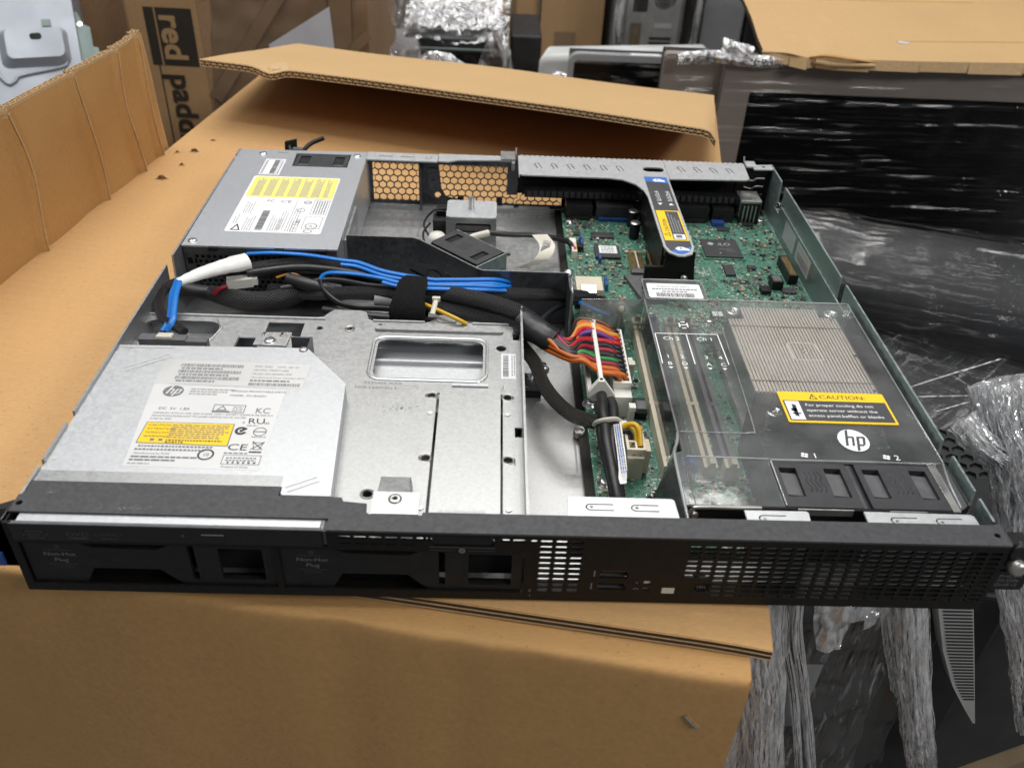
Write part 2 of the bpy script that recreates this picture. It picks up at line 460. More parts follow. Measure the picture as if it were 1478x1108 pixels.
honey(m, RM, 104.5, 145.5, 3, 37, 6.2, .9, 'dark_steel', .86)
honey(m, RM, 160, 224, 3, 37, 6.2, .9, 'dark_steel', .86)
honey(m, RM, 224, 262, 1, 13, 6.2, .9, 'dark_steel', .86)
m.plate(rect(102.5, 0.5, 106.0, 42), [], 1.2, RM, 'dark_steel', w0=-.3)
m.plate(rect(143.5, 0.5, 149, 42), [], 1.4, RM, 'dark_steel', w0=-.3)
m.box(145.2, 146.6, 402, 416, 1, 36, 'dark_steel')
m.plate([(149, 1), (178, 1), (178, 6), (166, 8), (162, 15), (160, 34), (160, 42), (149, 42)], [circ(159, 9.5, 2.6)], 1.3, RM, 'dark_steel', w0=-.25)
m.plate(rrect(150.5, 15, 159.5, 33, 2), [circ(152.8 + 2, 23.5, 1.6)], 1.0, RM, 'dark_steel', w0=1.2)
m.plate(rect(216, 12, 224.5, 42), [], 1.5, RM, 'dark_steel', w0=-.3)
m.plate(rect(105, 0.5, 262, 3.6), [], 1.3, RM, 'dark_steel', w0=-.3); m.plate(rect(105, 36, 224, 42), [], 1.3, RM, 'dark_steel', w0=-.3)
for x in (178, 210): m.box(x - 2.5, x + 2.5, 411, 415, 2, 10, 'black_plastic')
m.build('vent_panel', srv)
m = MB()
m.plate(rrect(103, 404.5, 159.5, 420, 1), [rrect(112, 411.5, 124, 413, .6), rrect(129, 411.5, 141, 413, .6)], 1, TOP(41.6), 'bright_steel')
m.plate([(160, 405.5), (167, 405), (175, 409), (210.5, 412), (210.5, 421), (160, 421)], [], 1, TOP(41.8), 'bright_steel')
m.ring(152, 412, 2.2, 2.6, TOP(42.7), 'dark_steel')
m.box(210, 222, 413, 430, 41, 43.5, 'galvanised_steel'); m.box(219, 221.5, 408, 431, 36, 42, 'galvanised_steel'); m.cyl((222.5, 424, 40), (222.5, 424, 49), .7, 'screw_steel', 8)
m.box(105, 222, 416.8, 418.2, 36, 42, 'galvanised_steel'); m.build('rear_flange', srv, .3); m = MB(); m.box(411.5, 420, 417, 428, 40.6, 43.6, 'bright_steel'); m.plate([(417, 413), (433, 414), (433, 424), (417, 422)], [circ(426, 419, 1.6)], 1, TOP(41.6), 'bright_steel'); m.box(417, 433, 422.6, 423.8, 24, 42, 'galvanised_steel'); m.cyl((412, 425, 40), (410.5, 426, 48), .7, 'screw_steel', 8)
m.build('rear_flange', srv, .3)

m = MB(); SM = frame((0, 418, 0), (1, 0, 0), (0, 0, 1))
holes = []
x = 229.0
while x < 428:
    for z in (25.0, 30.5):
        if not (322 < x < 346) and (z < 28 or int(x) % 3 == 0): holes.append(rect(x, z, x + 1.7, z + (1.9 if z < 28 else .9)))
    x += 3.35
m.plate(rect(224, 13, 433, 42), holes, 1, SM, 'black_paint')
m.plate(rect(262, 1, 433, 13), [circ(285, 11, 1.4, 10), circ(319, 10.5, 2, 10), circ(326, 10.5, 1.6, 10)], 1, SM, 'black_paint')
x = 230
while x < 425:
    m.box(x, x + 2.2, 414.5, 416.9, 14, 20, 'dark_steel'); x += 5.0
m.build('slot_plate', srv)
m = MB()
for k in range(4):
    z = 11 + k * 7
    m.tube([(412, 416, z + 1), (418, 415, z), (421, 414, z + 2.5), (427, 413, z + 3)], .8, 'nut_steel', 6, 3)
m.box(405, 431, 416.2, 417, 8, 41, 'black_paint')
m.build('spring_fingers', srv)

# ---- riser bracket with its handle arm
m = MB()
teeth = []
x = 410.0
while x > 226:
    teeth += [(x, 424.2), (x - 1.1, 425.4), (x - 2.4, 425.4), (x - 3.5, 424.2)]; x -= 4.2
outl = [(224.5, 387.5), (227, 385.2), (296, 385.2), (306, 383), (315, 375), (320, 364), (321.6, 352), (321.8, 272), (324, 264), (329.5, 259.6), (334, 259.6), (340, 263), (342.6, 272), (342.6, 387.5), (406, 390.5), (408.5, 393.5), (410.5, 424.2)] + teeth + [(224.2, 424.2)]
def uslot(cx, cy, L, hw, t, ang=0):
    """U-shaped cut"""
    a = [( -hw, 0)] + [(hw * math.cos(PI + q * PI / 8), 0 + hw * math.sin(PI + q * PI / 8)) for q in range(0, 9)] + [(hw, L)]
    b = [(hw - t, L)] + [((hw - t) * math.cos(-q * PI / 8), (hw - t) * math.sin(-q * PI / 8)) for q in range(0, 9)] + [(-hw + t, L)]
    pts = [(-hw, L)] + a[1:] + b
    c, s_ = math.cos(ang), math.sin(ang)
    return [(cx + x * c - y * s_, cy + x * s_ + y * c) for x, y in pts]
hs = [rrect(324.5, 400.5, 341.5, 409.5, 4.2)]
for k in range(6): hs.append(uslot(239 + k * 13.2, 408, 8.5, 2.1, .8, PI + .25))
for k in range(4): hs.append(uslot(355 + k * 13.2, 411, 8.5, 2.1, .8, PI + .25))
m.plate(outl, hs, 1.0, TOP(41.6), 'bright_steel')
m.box(343.2, 344.2, 389, 424, 40.2, 43.4, 'bright_steel')
m.plate([(385.6, 40), (424, 40), (424, 42), (385.6, 42)], [], .8, SIDE(224.3), 'bright_steel')
m.box(321.8, 322.8, 275, 376, 12, 41.7, 'black_paint'); m.box(341.6, 342.6, 275, 388, 14, 41.7, 'black_paint')
m.box(226, 410, 419, 420, 12, 41.5, 'black_paint')
riser = m.build('riser_bracket', srv, .2)
m = MB()
m.plate([(318.5, 8), (351, 8), (352, 14), (346, 18), (344.5, 26), (343, 41), (324, 41), (322.5, 24)], [circ(337.5, 22, 1.8)], 1.2, FRONT(269), 'black_paint')
m.box(322, 343, 266.6, 268.6, 38.6, 41.4, 'black_paint'); m.lathe((337.5, 266.5, 22), [(2.6, 0), (2.6, 1.4), (1.6, 2.0)], 'screw_steel', 12, (0, -1, 0))
m.box(310, 322.5, 266, 269, 12, 30, 'black_paint')
m.build('bracket_foot', riser)
m = MB(); z = TOP(42.7)
arm = [(323.4, 390), (323.4, 273), (325.6, 266.5), (330.4, 262), (334, 262), (338.6, 266), (341.2, 273), (341.2, 390)]
m.flat(arm[::-1], z, 'label_dark')
m.flat([(323.4, 381), (341.2, 378), (341.2, 390), (323.4, 390)], z, 'label_blue', .05)
m.flat([(341.2, 273), (338.6, 266), (334, 262), (330.4, 262), (325.6, 266.5)], z, 'label_blue', .05)
for cy, s in ((383.5, 1), (269.5, -1)):                                   # pointing hands
    m.flat([(329, cy), (331.5, cy + 2.6), (335, cy + 2.4), (338.8, cy - .4), (338.8, cy - 2.8), (335.5, cy - 2.2), (331, cy - 2.6)], z, 'ink_white', .1)
    m.flat(circ(333, cy + .3, 1.0, 10), z, 'label_blue', .15)
R90 = lambda x, y: frame((x, y, 42.85), (0, 1, 0), (-1, 0, 0))
m.text('Sc1:Oc4', 4.6, R90(330.8, 345), 0, 0, 'ink_white', sx=1.15); m.text('Sc2:Oc4', 4.6, R90(339, 345), 0, 0, 'ink_white', sx=1.15)
m.flat([(327.2, 342), (331.0, 342), (329.1, 338.2)][::-1], z, 'ink_white', .1); m.flat([(335.4, 338.4), (339.2, 338.4), (337.3, 342)], z, 'ink_white', .1)
m.flat(rect(324, 281.5, 341, 329), z, 'label_yellow', .06); m.flat(rect(330.4, 283, 339.8, 327.6), z, 'label_dark', .1); m.flat(rect(331.2, 283.8, 339.2, 291), z, 'ink_white', .14)
m.flat(rect(332.6, 285.4, 337, 289.8), z, 'ink_grey', .18)
m.text('CAUTION', 4.0, R90(329.2, 295), 0, 0, 'ink_black', sx=1.1)
tri = [(328.8, 288), (328.8, 293), (325, 290.5)]
m.outline(tri, z, 'ink_black', .15, .5)
for k in range(4): m.ticks(0, 32 - 4 * k, 0, .6, R90(332.4 + k * 1.9, 293.5), 'ink_pale')
m.build('handle_label', riser)

# ---- power supply
psu = MB()
psu.box(2.2, 102.4, 257, 418.5, 1.2, 40.6, 'pit_black')
psu.plate([(1.6, 252), (103, 252.4), (102.6, 420), (1.0, 417)], [[(46.5, 412.5), (90, 413), (90, 387), (47.5, 386.5)][::-1]], 1.2, TOP(41.0), 'brushed_steel')
psu.box(1.6, 2.6, 256, 417, 2, 41, 'brushed_steel'); psu.box(101.8, 103, 254, 418, 2, 41, 'brushed_steel')
for (x, y) in ((20.5, 409), (7, 258.7), (95, 411)):
    psu.lathe((x, y, 42.2), [(3.2, 0), (2.6, .8), (0.1, 1.1)], 'screw_steel', 14); psu.ring(x, y, .1, 1.3, TOP(43.32), 'ink_grey', 0, 8)
psu.flat(rect(31, 412, 40, 413), TOP(42.25), 'ink_grey')
for x in (19, 62, 90): psu.box(x, x + 6, 250.6, 253, 39, 41.8, 'black_plastic')
P_ = psu.build('power_supply', srv, .2)
m = MB()
hx = 3.9; cols = 24; rows = 9
for r in range(rows):
    for c in range(cols):
        x = 10 + c * hx + (hx / 2 if r % 2 else 0); z = 5 + r * 3.6
        if x > 99: continue
        ho = rect(x - hx / 2, z - 1.8, x + hx / 2, z + 1.8)
        n = 8; hi = circ(x, z, 1.35, n)
        o8 = [(x + hx / 2, z), (x + hx / 2, z + 1.8), (x, z + 1.8), (x - hx / 2, z + 1.8), (x - hx / 2, z), (x - hx / 2, z - 1.8), (x, z - 1.8), (x + hx / 2, z - 1.8)]
        M = FRONT(253); vs = [M @ Vector((a, b, 0)) for a, b in o8 + hi]
        m.add(vs, [(k, (k + 1) % 8, 8 + (k + 1) % 8, 8 + k) for k in range(8)], 'dark_steel')
m.plate(rect(2.2, 35.4, 102, 40.6), [], .8, FRONT(253), 'dark_steel'); m.plate(rect(2.2, 2, 8.2, 36), [rect(3.6, 28, 7.2, 33)], .8, FRONT(253.1), 'dark_steel')
m.box(2.4, 102, 254.5, 256.5, 1.5, 40, 'pit_black')
m.build('vent_grille', P_)
m = MB()
m.box(47.5, 89.5, 387, 412.3, 33, 39.2, 'fan_plastic'); m.plate(rrect(48, 388, 89, 412, 2), [rrect(51, 391, 59, 409, 1), rrect(78, 391, 86, 409, 1)], 2.4, TOP(39.2), 'fan_plastic')
for x0 in (51, 78): m.hexa([(x0, 391, 39.3), (x0 + 8, 391, 39.3), (x0 + 8, 403, 39.3), (x0, 403, 39.3)], [(x0, 391, 41.3), (x0 + 8, 391, 41.3), (x0 + 8, 403, 39.5), (x0, 403, 39.5)], 'grey_plastic')
for x in (51, 84): m.cyl((x, 386.4, 40), (x + 5, 386.4, 40), 1.5, 'fan_plastic', 10)
m.build('cooling_fan', P_, .3)
m = MB(); z = TOP(42.26)
m.flat(rrect(23.5, 273.5, 88.3, 366, 2), z, 'paper_white'); m.flat(rrect(25, 329, 87.6, 364.8, 1.5), z, 'paper_yellow', .05)
VR = lambda x, y: frame((x, y, 42.36), (0, 1, 0), (-1, 0, 0))
for k in range(7):
    for j in range(5 if k < 6 else 3): m.ticks(0, random.uniform(26, 33), 0, .75, VR(29.5 + k * 8.6 + j * 1.2, 331), 'ink_pale', 0, (1, 4))
m.outline([(27.5, 276), (33, 276), (30.2, 284)], z, 'ink_black', .1, .9)
for x, a, b, nl in ((27, 286, 300, 2), (30, 302, 326, 4), (35, 276, 298, 4), (52, 276, 300, 5), (58, 278, 318, 3), (64, 276, 325, 4)):
    for j in range(nl): m.ticks(0, (b - a) * random.uniform(.6, 1), 0, .6, VR(x + j * 1.7, a), 'ink_pale', 0, (.8, 3.0), .7)
m.barcode(0, 30, -5, 0, VR(43, 277), 'ink_grey')
m.text('FC', 5, z, 42, 321, 'ink_grey', w=.1); m.text('CE', 5.6, z, 52, 320.5, 'ink_grey', w=.1, sx=1.2)
m.ring(71.5, 322, 2.2, 2.8, z, 'ink_grey', .1); m.flat(rect(69, 321.6, 74, 322.3), z, 'ink_grey', .1); m.ring(69, 309, 2.4, 2.9, z, 'ink_grey', .1); m.ring(80, 285, 3.6, 4.2, z, 'ink_grey', .1); m.text('A', 4, z, 78.4, 283.6, 'ink_grey', w=.1)
m.ring(79, 277, 2.4, 3.0, z, 'ink_grey', .1, sy=.8); m.text('RU', 4.4, VR(71.5, 289), 0, 0, 'ink_black')
m.outline(rect(74, 281, 86, 299), z, 'ink_grey', .1, .3); m.outline(rect(76, 303, 87, 327), z, 'ink_grey', .1, .3)
for k in range(5): m.ticks(0, 21, 0, .8, VR(78.5 + k * 1.8, 304.5), 'ink_grey')
for yy in (276, 282, 287): m.outline(rect(67, yy, 71, yy + 4), z, 'ink_grey', .1, .3)
m.build('rating_label', P_)
m = MB(); m.flat(rect(25.5, 368.8, 41, 399), z, 'paper_white'); m.barcode(0, 26, -4, 0, VR(33, 371), 'ink_grey'); m.outline(rect(28, 370.5, 38, 397.5), z, 'ink_grey', .1, .3)
for x in (27.4, 39.8): m.ticks(0, 27, 0, .8, VR(x, 370), 'ink_grey')
m.build('serial_label', P_)
m = MB()
m.tube([(41, 419, 30), (39, 425, 36), (37, 431, 40)], 2.0, 'black_plastic', 8, 4); m.hexa([(33, 430, 36), (43, 429, 37), (43, 432, 37), (33, 433, 36)], [(33, 432, 43.2), (43, 431, 46), (43, 434, 46), (33, 435, 43.2)], 'black_plastic')
m.tube([(44, 420, 32), (50, 426, 40), (55, 431, 43.5), (65, 435, 47)], 1.9, 'black_plastic', 10, 4); m.hexa([(40, 421, 36), (50, 421, 36), (50, 428, 36), (40, 428, 36)], [(41, 422, 41.5), (49, 422, 41.5), (49, 427, 41.5), (41, 427, 41.5)], 'grey_plastic')
hm = m.build('release_handle', P_)

# ---- drive cage
K = 287.5 / 279.0
def c40(p): return (202 + (p[0] - 202) * K, -265 + (p[1] + 265) * K)
def cl(ps): return [c40(p) for p in ps]
def c40c(x, y, r, n=14): a, b = c40((x, y)); return circ(a, b, r, n)
ZC = 31.5
m = MB()
outer = [(0, -4), (222.4, -4), (222, 171.6), (193, 171.6), (189, 172), (186, 175), (172, 175), (169, 172), (165, 170.5), (137, 170.5), (133, 173), (131, 180), (128, 182), (112, 182), (109.5, 179), (107, 174.2), (103, 173), (2, 173)]
window = rrect(141.5, 115.2, 200.8, 152.8, 6); rearhole = rrect(6, 141, 50, 165, 7); small = rect(76.5, 152, 97, 166)
holes = [c40c(x, y, r) for x, y, r in ((123.6, 161.6, 1.9), (140.5, 161.0 + 6, 1.2), (211, 146.2, 3.0), (174.7, 99, 2.3), (214.2, 99, 2.3), (174.9, 50, 2.4), (214.4, 49.8, 2.4), (150.4, 25.9, 2.4), (106.5, 161.5, 1.9))]
holes += [cl(rect(177.5, -2, 178.9, 103)), cl(rect(210.7, -2, 211.8, 103)), cl(rect(179.5, 107.6, 184.6, 108.2)), cl(rect(217.5, 155, 221.4, 161.7)), cl(rect(217.8, 68.5, 221.5, 76))]
m.plate(cl(outer), [cl(window), cl(rearhole), cl(small)] + holes, 1.1, TOP(ZC - 1.1), 'galvanised_steel')
m.box(222.2, 223.4, 12, 186, 1, 42.6, 'galvanised_steel')
m.cyl((223, 184, 40), (223, 184, 45), .6, 'screw_steel', 8)
for x0, x1 in ((2, 108), (136, 166), (194, 223)):
    a, _ = c40((x0, 0)); b, _ = c40((x1, 0)); m.box(a, b, 183.5, 184.4, 19, ZC + 1.0, 'bright_steel')
m.box(0, 222, 20, 186, 1.1, 3, 'bright_steel'); m.box(128, 221, 108, 134, 3, 23.0, 'bright_steel'); m.box(128, 221, 134, 135, 3, 22.2, 'dark_steel'); m.box(128, 221, 135, 152, 3, 22.5, 'bright_steel'); m.box(128, 221, 152, 154, 3, 25, 'bright_steel'); m.box(128, 221, 154, 178, 3, 21, 'brushed_steel')
def ridge(poly, h, r=.55, closed=True):
    pts = [(*c40(p), ZC + h) for p in poly]
    if closed: pts = pts + pts[:1]
    for a, b in zip(pts, pts[1:]): m.cyl(a, b, r, 'galvanised_steel', 6)
ridge(rrect(139.2, 113.6, 203, 154.6, 7, 6), .25, .95)
m.plate(cl(rrect(138, 160.3, 212, 164.2, 1.8)), [], 1.5, TOP(ZC), 'galvanised_steel')
m.plate(cl(rect(179, -3, 210.6, 107.4)), [], 2.4, TOP(ZC), 'galvanised_steel')
m.plate(cl(rrect(171.5, 3, 177.4, 104, 1.5)), [c40c(174.7, 99, 2.3), c40c(174.9, 50, 2.4)], 1.3, TOP(ZC), 'galvanised_steel')
m.plate(cl(rrect(211.9, 3, 217.2, 104, 1.5)), [c40c(214.2, 99, 2.3), c40c(214.4, 49.8, 2.4)], 1.3, TOP(ZC), 'galvanised_steel')
m.plate(cl(rect(185, 105.6, 204, 107.8)), [], 3.4, TOP(ZC), 'bright_steel')
m.plate(cl(rrect(173, 171, 185, 178.5, 2.5)), [], .9, TOP(ZC - .2), 'galvanised_steel')
for x, y, r in ((123.6, 161.6, 1.9), (174.7, 99, 2.3), (214.2, 99, 2.3), (174.9, 50, 2.4), (214.4, 49.8, 2.4), (150.4, 25.9, 2.4)):
    a, b = c40((x, y)); zz = ZC + (.8 if x > 170 else -.2); m.lathe((a, b, zz), [(r + .05, -.6), (r + .2, .5), (r + .75, .85), (r + 1.2, .4)], 'nut_steel', 16, caps=False)
for x, y in ((174.9, 84.3), (214.2, 84.5), (175.1, 16.3), (214.4, 16.4)):
    a, b = c40((x, y)); m.lathe((a, b, ZC + 1.2), [(1.7, 0), (1.5, .7), (.1, .8)], 'bright_steel', 14)
ridge([(47.5, 142), (51.5, 158), (47, 167)], .2, .7, False)
z = TOP(ZC + .06)
a, b = c40((136, 109.2))
m.text('3430405 XXX', 3.3, z, a + 2, b, 'ink_grey', sx=1.1); a, b = c40((134, 106)); m.text('MSR 23/07/2013', 3.2, z, a, b - 1, 'ink_grey', sx=1.05)
a, b = c40((183, 12.6)); m.text('JX.3X.V9Y4Y5.XXX', 2.6, TOP(ZC + 2.48), a, b, 'ink_pale')
for k in range(70):
    x = random.gauss(158, 5); y = random.gauss(90, 2.2); 
    if x > 170: continue
    a, b = c40((x, y)); m.flat(circ(a, b, random.uniform(.08, .35), 6), z, 'ink_grey')
a, b = c40((160, 89)); m.flat(circ(a, b, .6, 7), z, 'ink_black')
for k in range(40):
    a, b = c40((random.gauss(172, 4), random.gauss(58, 3))); m.flat(circ(a, b, random.uniform(.06, .22), 6), z, 'ink_grey')
for k in range(40):
    a, b = c40((random.gauss(195, 6), random.gauss(99, 2))); m.flat(circ(a, b, random.uniform(.06, .22), 6), TOP(ZC + 2.48), 'ink_grey')
cage = m.build('drive_cage', srv, .4)
m = MB()
m.plate([(153.6, 12), (174.4, 12), (174.4, 26), (153.4, 26)], [circ(163.4, 22, 1.4)], 1.2, TOP(40.4), 'bright_steel')
m.hexa([(155.0, 26, 34), (169.6, 26, 34), (169.6, 40, 31.5), (155, 40, 31.5)], [(155, 26, 41.4), (169.6, 26, 41.4), (169.2, 38, 39.8), (155.3, 38, 39.8)], 'galvanised_steel')
m.lathe((163.4, 21.4, 41.6), [(3.1, 0), (3.1, .3), (2.5, .8), (1.1, .8), (1.0, .1)], 'nut_steel', 18)
m.flat(circ(163.4, 21.4, 1.05, 6), TOP(41.8), 'pit_black')
m.build('mount_plate', cage, .25)
m = MB(); z = TOP(ZC + .06)
p = cl(rect(211, 117.2, 219, 141)); m.flat(p, z, 'paper_white')
VR = lambda x, y: frame((*c40((x, y)), ZC + .12), (0, -1, 0), (1, 0, 0))
m.barcode(0, 21, -3.2, 0, VR(215, 139.5), 'ink_grey')
for k in range(2): m.ticks(0, 20, 0, .7, VR(216.6 + k * 1.3, 139.5), 'ink_pale')
p = cl(rect(194, 108.2, 213, 110.6)); m.flat(p, z, 'paper_silver', .05); a, b = c40((194.5, 108.5)); m.barcode(a, a + 19, b, b + 2, z, 'ink_grey', .1)
m.build('cage_label', cage)
# latch and small bracket behind the optical drive
m = MB()
m.plate([(73, 141), (91.5, 140.5), (92, 154.5), (73.5, 153.5)], [rrect(76, 149, 77.6, 154, .7), rrect(86, 149, 87.6, 154, .7)], .9, TOP(40.3), 'galvanised_steel')
m.lathe((81.4, 145.4, 41.2), [(3.3, 0), (2.8, .8), (.1, 1.2)], 'screw_steel', 16); m.ring(81.4, 145.4, .1, 1.3, TOP(42.5), 'ink_grey', 0, 8)
m.box(63, 73, 147.5, 148.5, ZC, 41, 'dark_steel'); m.box(92, 104, 150.5, 151.5, ZC, 40.5, 'dark_steel'); m.box(103, 104.2, 138, 151, ZC, 41, 'dark_steel'); m.box(63, 64, 139, 148, ZC, 41, 'dark_steel')
m.lathe((101.5, 137.5, 41.2), [(2.4, 0), (2.0, .7), (.1, .9)], 'nut_steel', 14)
m.build('drive_latch', cage, .2)
m = MB()
for k, c in enumerate(('wire_maroon', 'wire_red', 'wire_amber', 'wire_black')):
    m.tube([(72, 168 + k, 24), (80, 166 + k, 29), (88, 165.5 + k * .8, 29.5), (98, 167 + k, 24)], .8, c, 8, 4)
m.build('switch_wires', srv)

# ---- optical drive
m = MB(); ZO = 41.0
body = [(.9, 28), (111.8, 28), (111.8, 24), (112.6, 22.8), (134.4, 22.8), (129.0, 107.5), (103.5, 139.3), (1.4, 137.2)]
m.plate(body, [], 9.3, TOP(ZO - 9.3), 'bright_steel', 'brushed_steel')
m.plate(rect(2, 22, 110.8, 35), [], .5, TOP(40.8), 'galvanised_steel')
for a, b in (((12, 114), (32, 128)), ((114, 26), (127, 33.5))):       # long stamped grooves, their shade drawn as grey lines
    for s in (-1.4, 1.4):
        m.cyl((a[0] - s * .5, a[1] + s, ZO + .02), (b[0] - s * .5, b[1] + s, ZO + .02), .22, 'ink_pale', 5)
m.cyl((3, 134.3, ZO + .02), (32, 135.4, ZO + .02), .25, 'ink_pale', 5); m.outline(rrect(1.6, 132.5, 8.5, 135.5, 1.2), TOP(ZO + .05), 'ink_pale', 0, .25)
odd = m.build('optical_drive', srv, .3)
m = MB(); z = TOP(ZO + .05)
m.flat([(36.5, 39.5), (98.7, 38.4), (99.3, 100), (31, 103)], z, 'paper_drive')
m.flat([(30.2, 102.9), (107, 102), (108, 123.4), (31.2, 124.6)], z, 'paper_silver', .05)
w = .1
for k in range(3):
    m.barcode(40, 73, 118.4 - k * 5.6, 121.2 - k * 5.6, z, 'ink_grey', w)
    m.ticks(41, 41 + (22, 26, 20)[k], 116.4 - k * 5.6, 1.2, z, 'ink_grey', w)
m.text('F/W: 5302    H/W: 1B1.01', 2.2, z, 79, 119.6, 'ink_grey', w=w); m.text('HP P/N: 700577-6B2', 2.2, z, 79, 116.3, 'ink_grey', w=w)
m.text('Model: DU-8A6SH-IDF', 2.2, z, 79, 113.0, 'ink_grey', w=w); m.text('Manufactured Date: October,2013', 2.0, z, 79, 109.8, 'ink_grey', w=w)
m.ticks(79, 100, 107, 1.3, z, 'ink_grey', w); m.barcode(79, 106, 103.2, 105.8, z, 'ink_grey', w)
def hplogo(m, M, cx, cy, R, ink, paper, w, ry=None):
    ry = ry or R; S = R
    m.flat(circ(cx, cy, R, 36, ry), M, ink, w)
    q = lambda pts: m.flat([(cx + (x + .26 * y) * R, cy + y * ry) for x, y in pts], M, paper, w + .05)
    q([(-.52, -.52), (-.34, -.52), (-.34, .955), (-.52, .90)]); q([(-.34, .20), (-.10, .20), (-.10, .36), (-.34, .36)]); q([(-.10, -.52), (.06, -.52), (.06, .22), (-.02, .36), (-.10, .36)])
    q([(.20, -.955), (.38, -.93), (.38, .36), (.20, .36)]); q([(.38, .20), (.62, .20), (.62, .36), (.38, .36)]); q([(.60, -.42), (.76, -.40), (.78, .22), (.70, .36), (.60, .36)]); q([(.38, -.52), (.64, -.52), (.70, -.44), (.60, -.36), (.38, -.36)])
hplogo(m, z, 42.6, 96.8, 5.2, 'ink_grey', 'paper_drive', w, 4.6)
for k in range(3): m.ticks(51, (74, 70, 66)[k], 98.4 - k * 2, 1.0, z, 'ink_pale', w)
m.text('DVD/CD REWRITABLE DRIVE', 2.15, z, 72, 97.5, 'ink_grey', w=w); m.text('MODEL  DU-8A6SH', 2.15, z, 72, 93.8, 'ink_grey', w=w)
m.text('DC  5V  1.8A', 2.8, z, 39.5, 81.5, 'ink_grey', w=w)
m.outline(rect(66.5, 80.5, 82, 86.5), z, 'ink_grey', w, .4); m.flat(rect(66.7, 80.7, 75, 81.7), z, 'ink_grey', w); m.outline([(68.5, 82.3), (73, 82.3), (70.8, 85.5)], z, 'ink_grey', w, .5)
for k in range(3): m.ticks(76, 81, 81.4 + k * 1.6, .8, z, 'ink_pale', w)
m.text('KC', 6.2, z, 87.5, 80.5, 'ink_grey', w=w, sx=.9); m.ticks(84, 97, 78.4, .9, z, 'ink_pale', w)
m.text('COMPLIES WITH 21 CFR 1040.10 AND 1040.11 EXCEPT FOR', 1.75, z, 38, 78.2, 'ink_grey', w=w); m.text('DEVIATIONS PURSUANT TO LASER NOTICE NO.50, DATED', 1.75, z, 38, 75.9, 'ink_grey', w=w); m.text('JUNE 24, 2007', 1.75, z, 38, 73.6, 'ink_grey', w=w)
m.text('RU', 6, z, 86, 72.2, 'ink_black', w=w, shear=-.12, sx=1.1); m.text('c', 3, z, 83.4, 72.2, 'ink_black', w=w); m.text('us', 3, z, 94, 72.2, 'ink_black', w=w); m.ticks(86, 91.5, 70.3, .8, z, 'ink_pale', w)
m.ring(84.2, 66.5, 1.6, 3.0, z, 'ink_black', w); m.flat([(84.2, 66.5), (88, 65), (88, 68.4)], z, 'paper_drive', w + .05); m.flat([(83.4, 66.8), (86.8, 68.8), (87.0, 67.6), (84.0, 65.2)], z, 'ink_black', w + .1)
m.ring(93.4, 66.2, 2.8, 3.3, z, 'ink_grey', w); m.flat(rect(90.5, 65.9, 96.3, 66.5), z, 'ink_grey', w); m.ticks(90, 97, 61.8, .9, z, 'ink_pale', w)
m.flat([(37, 55.6), (80.6, 54.7), (80.1, 71.6), (37.4, 71.6)], z, 'ink_grey', w); m.flat([(37.5, 56.1), (80.1, 55.2), (79.6, 71.1), (37.9, 71.1)], z, 'label_yellow', w + .04)
for k, t_ in enumerate(('CAUTION', 'ATTENTION', 'VORSICHT', 'WARNING')): m.text(t_, 2.1, z, 39, 68.4 - k * 2.8, 'ink_black', w=w + .1, sx=1.15)
m.flat(rect(43, 57.4, 45, 59), z, 'ink_grey', w + .1); m.flat(rect(47, 57.4, 49, 59), z, 'ink_grey', w + .1)
for k in range(7): m.ticks(50.5, random.uniform(74, 79), 69 - k * 1.55, .75, z, 'ink_grey', w + .1, (1, 4))
for k in range(2): m.ticks(50.5, 77 - 18 * k, 57.6 - k * 1.5, .9, z, 'ink_black', w + .1, (.6, 1.4))
for k in range(2): m.ticks(39 - k, 74 - 3 * k, 53 - k * 2.4, 1.2, z, 'ink_grey', w, (.7, 1.6))
m.text('CE', 6.4, z, 80.6, 52.2, 'ink_black', w=w, sx=1.25); m.ticks(80, 91, 49.6, .8, z, 'ink_grey', w)
m.outline([(92, 58), (97, 58), (95.7, 53), (93.3, 53)], z, 'ink_grey', w, .4); m.flat([(91.5, 53), (92, 52.7), (97.6, 58.4), (97.2, 58.8)], z, 'ink_grey', w); m.flat([(91.5, 58.6), (92, 59), (97.5, 53.2), (97, 52.8)], z, 'ink_grey', w); m.flat(rect(91.5, 50.6, 97.3, 51.6), z, 'ink_black', w)
m.ring(72, 48.5, 3.0, 3.9, z, 'ink_black', w); m.text('10', 3.0, z, 72, 47.4, 'ink_black', 'C', w=w)
m.text('Manufactured by PLDS', 1.8, z, 38.5, 47.8, 'ink_grey', w=w)
m.ticks(38, 69, 45.4, 1.1, z, 'ink_grey', w, (1.5, 4.5)); m.ticks(38, 59, 43.2, 1.1, z, 'ink_grey', w, (1.5, 4.5)); m.ticks(38, 48, 40.8, .9, z, 'ink_pale', w)
m.outline(rect(80.5, 42.2, 98, 48.6), z, 'ink_grey', w, .3)
for k in range(2): m.ticks(82, 96, 46.2 - k * 1.7, .8, z, 'ink_grey', w, (.7, 1.6))
m.ticks(83, 97, 42.9, 1.0, z, 'ink_black', w, (.8, 1.2), 1.4); m.text('Product of China', 1.8, z, 81, 39.8, 'ink_grey', w=w)
m.build('drive_label', odd)
m = MB()
m.box(2.6, 134.2, -.6, 1.5, 33.3, 42.3, 'gloss_black'); m.box(4.5, 133, 1.5, 12, 40.4, 42.0, 'bright_steel')
m.box(2.6, 134.2, -.2, 1.4, 42.3, 43.0, 'grey_plastic')
M = FRONT(-.65)
m.outline(rrect(8, 35, 17.5, 38.8, .6), M, 'ink_dim', 0, .35); m.text('RW', 2.6, M, 9.4, 35.9, 'ink_dim', sx=1.2)
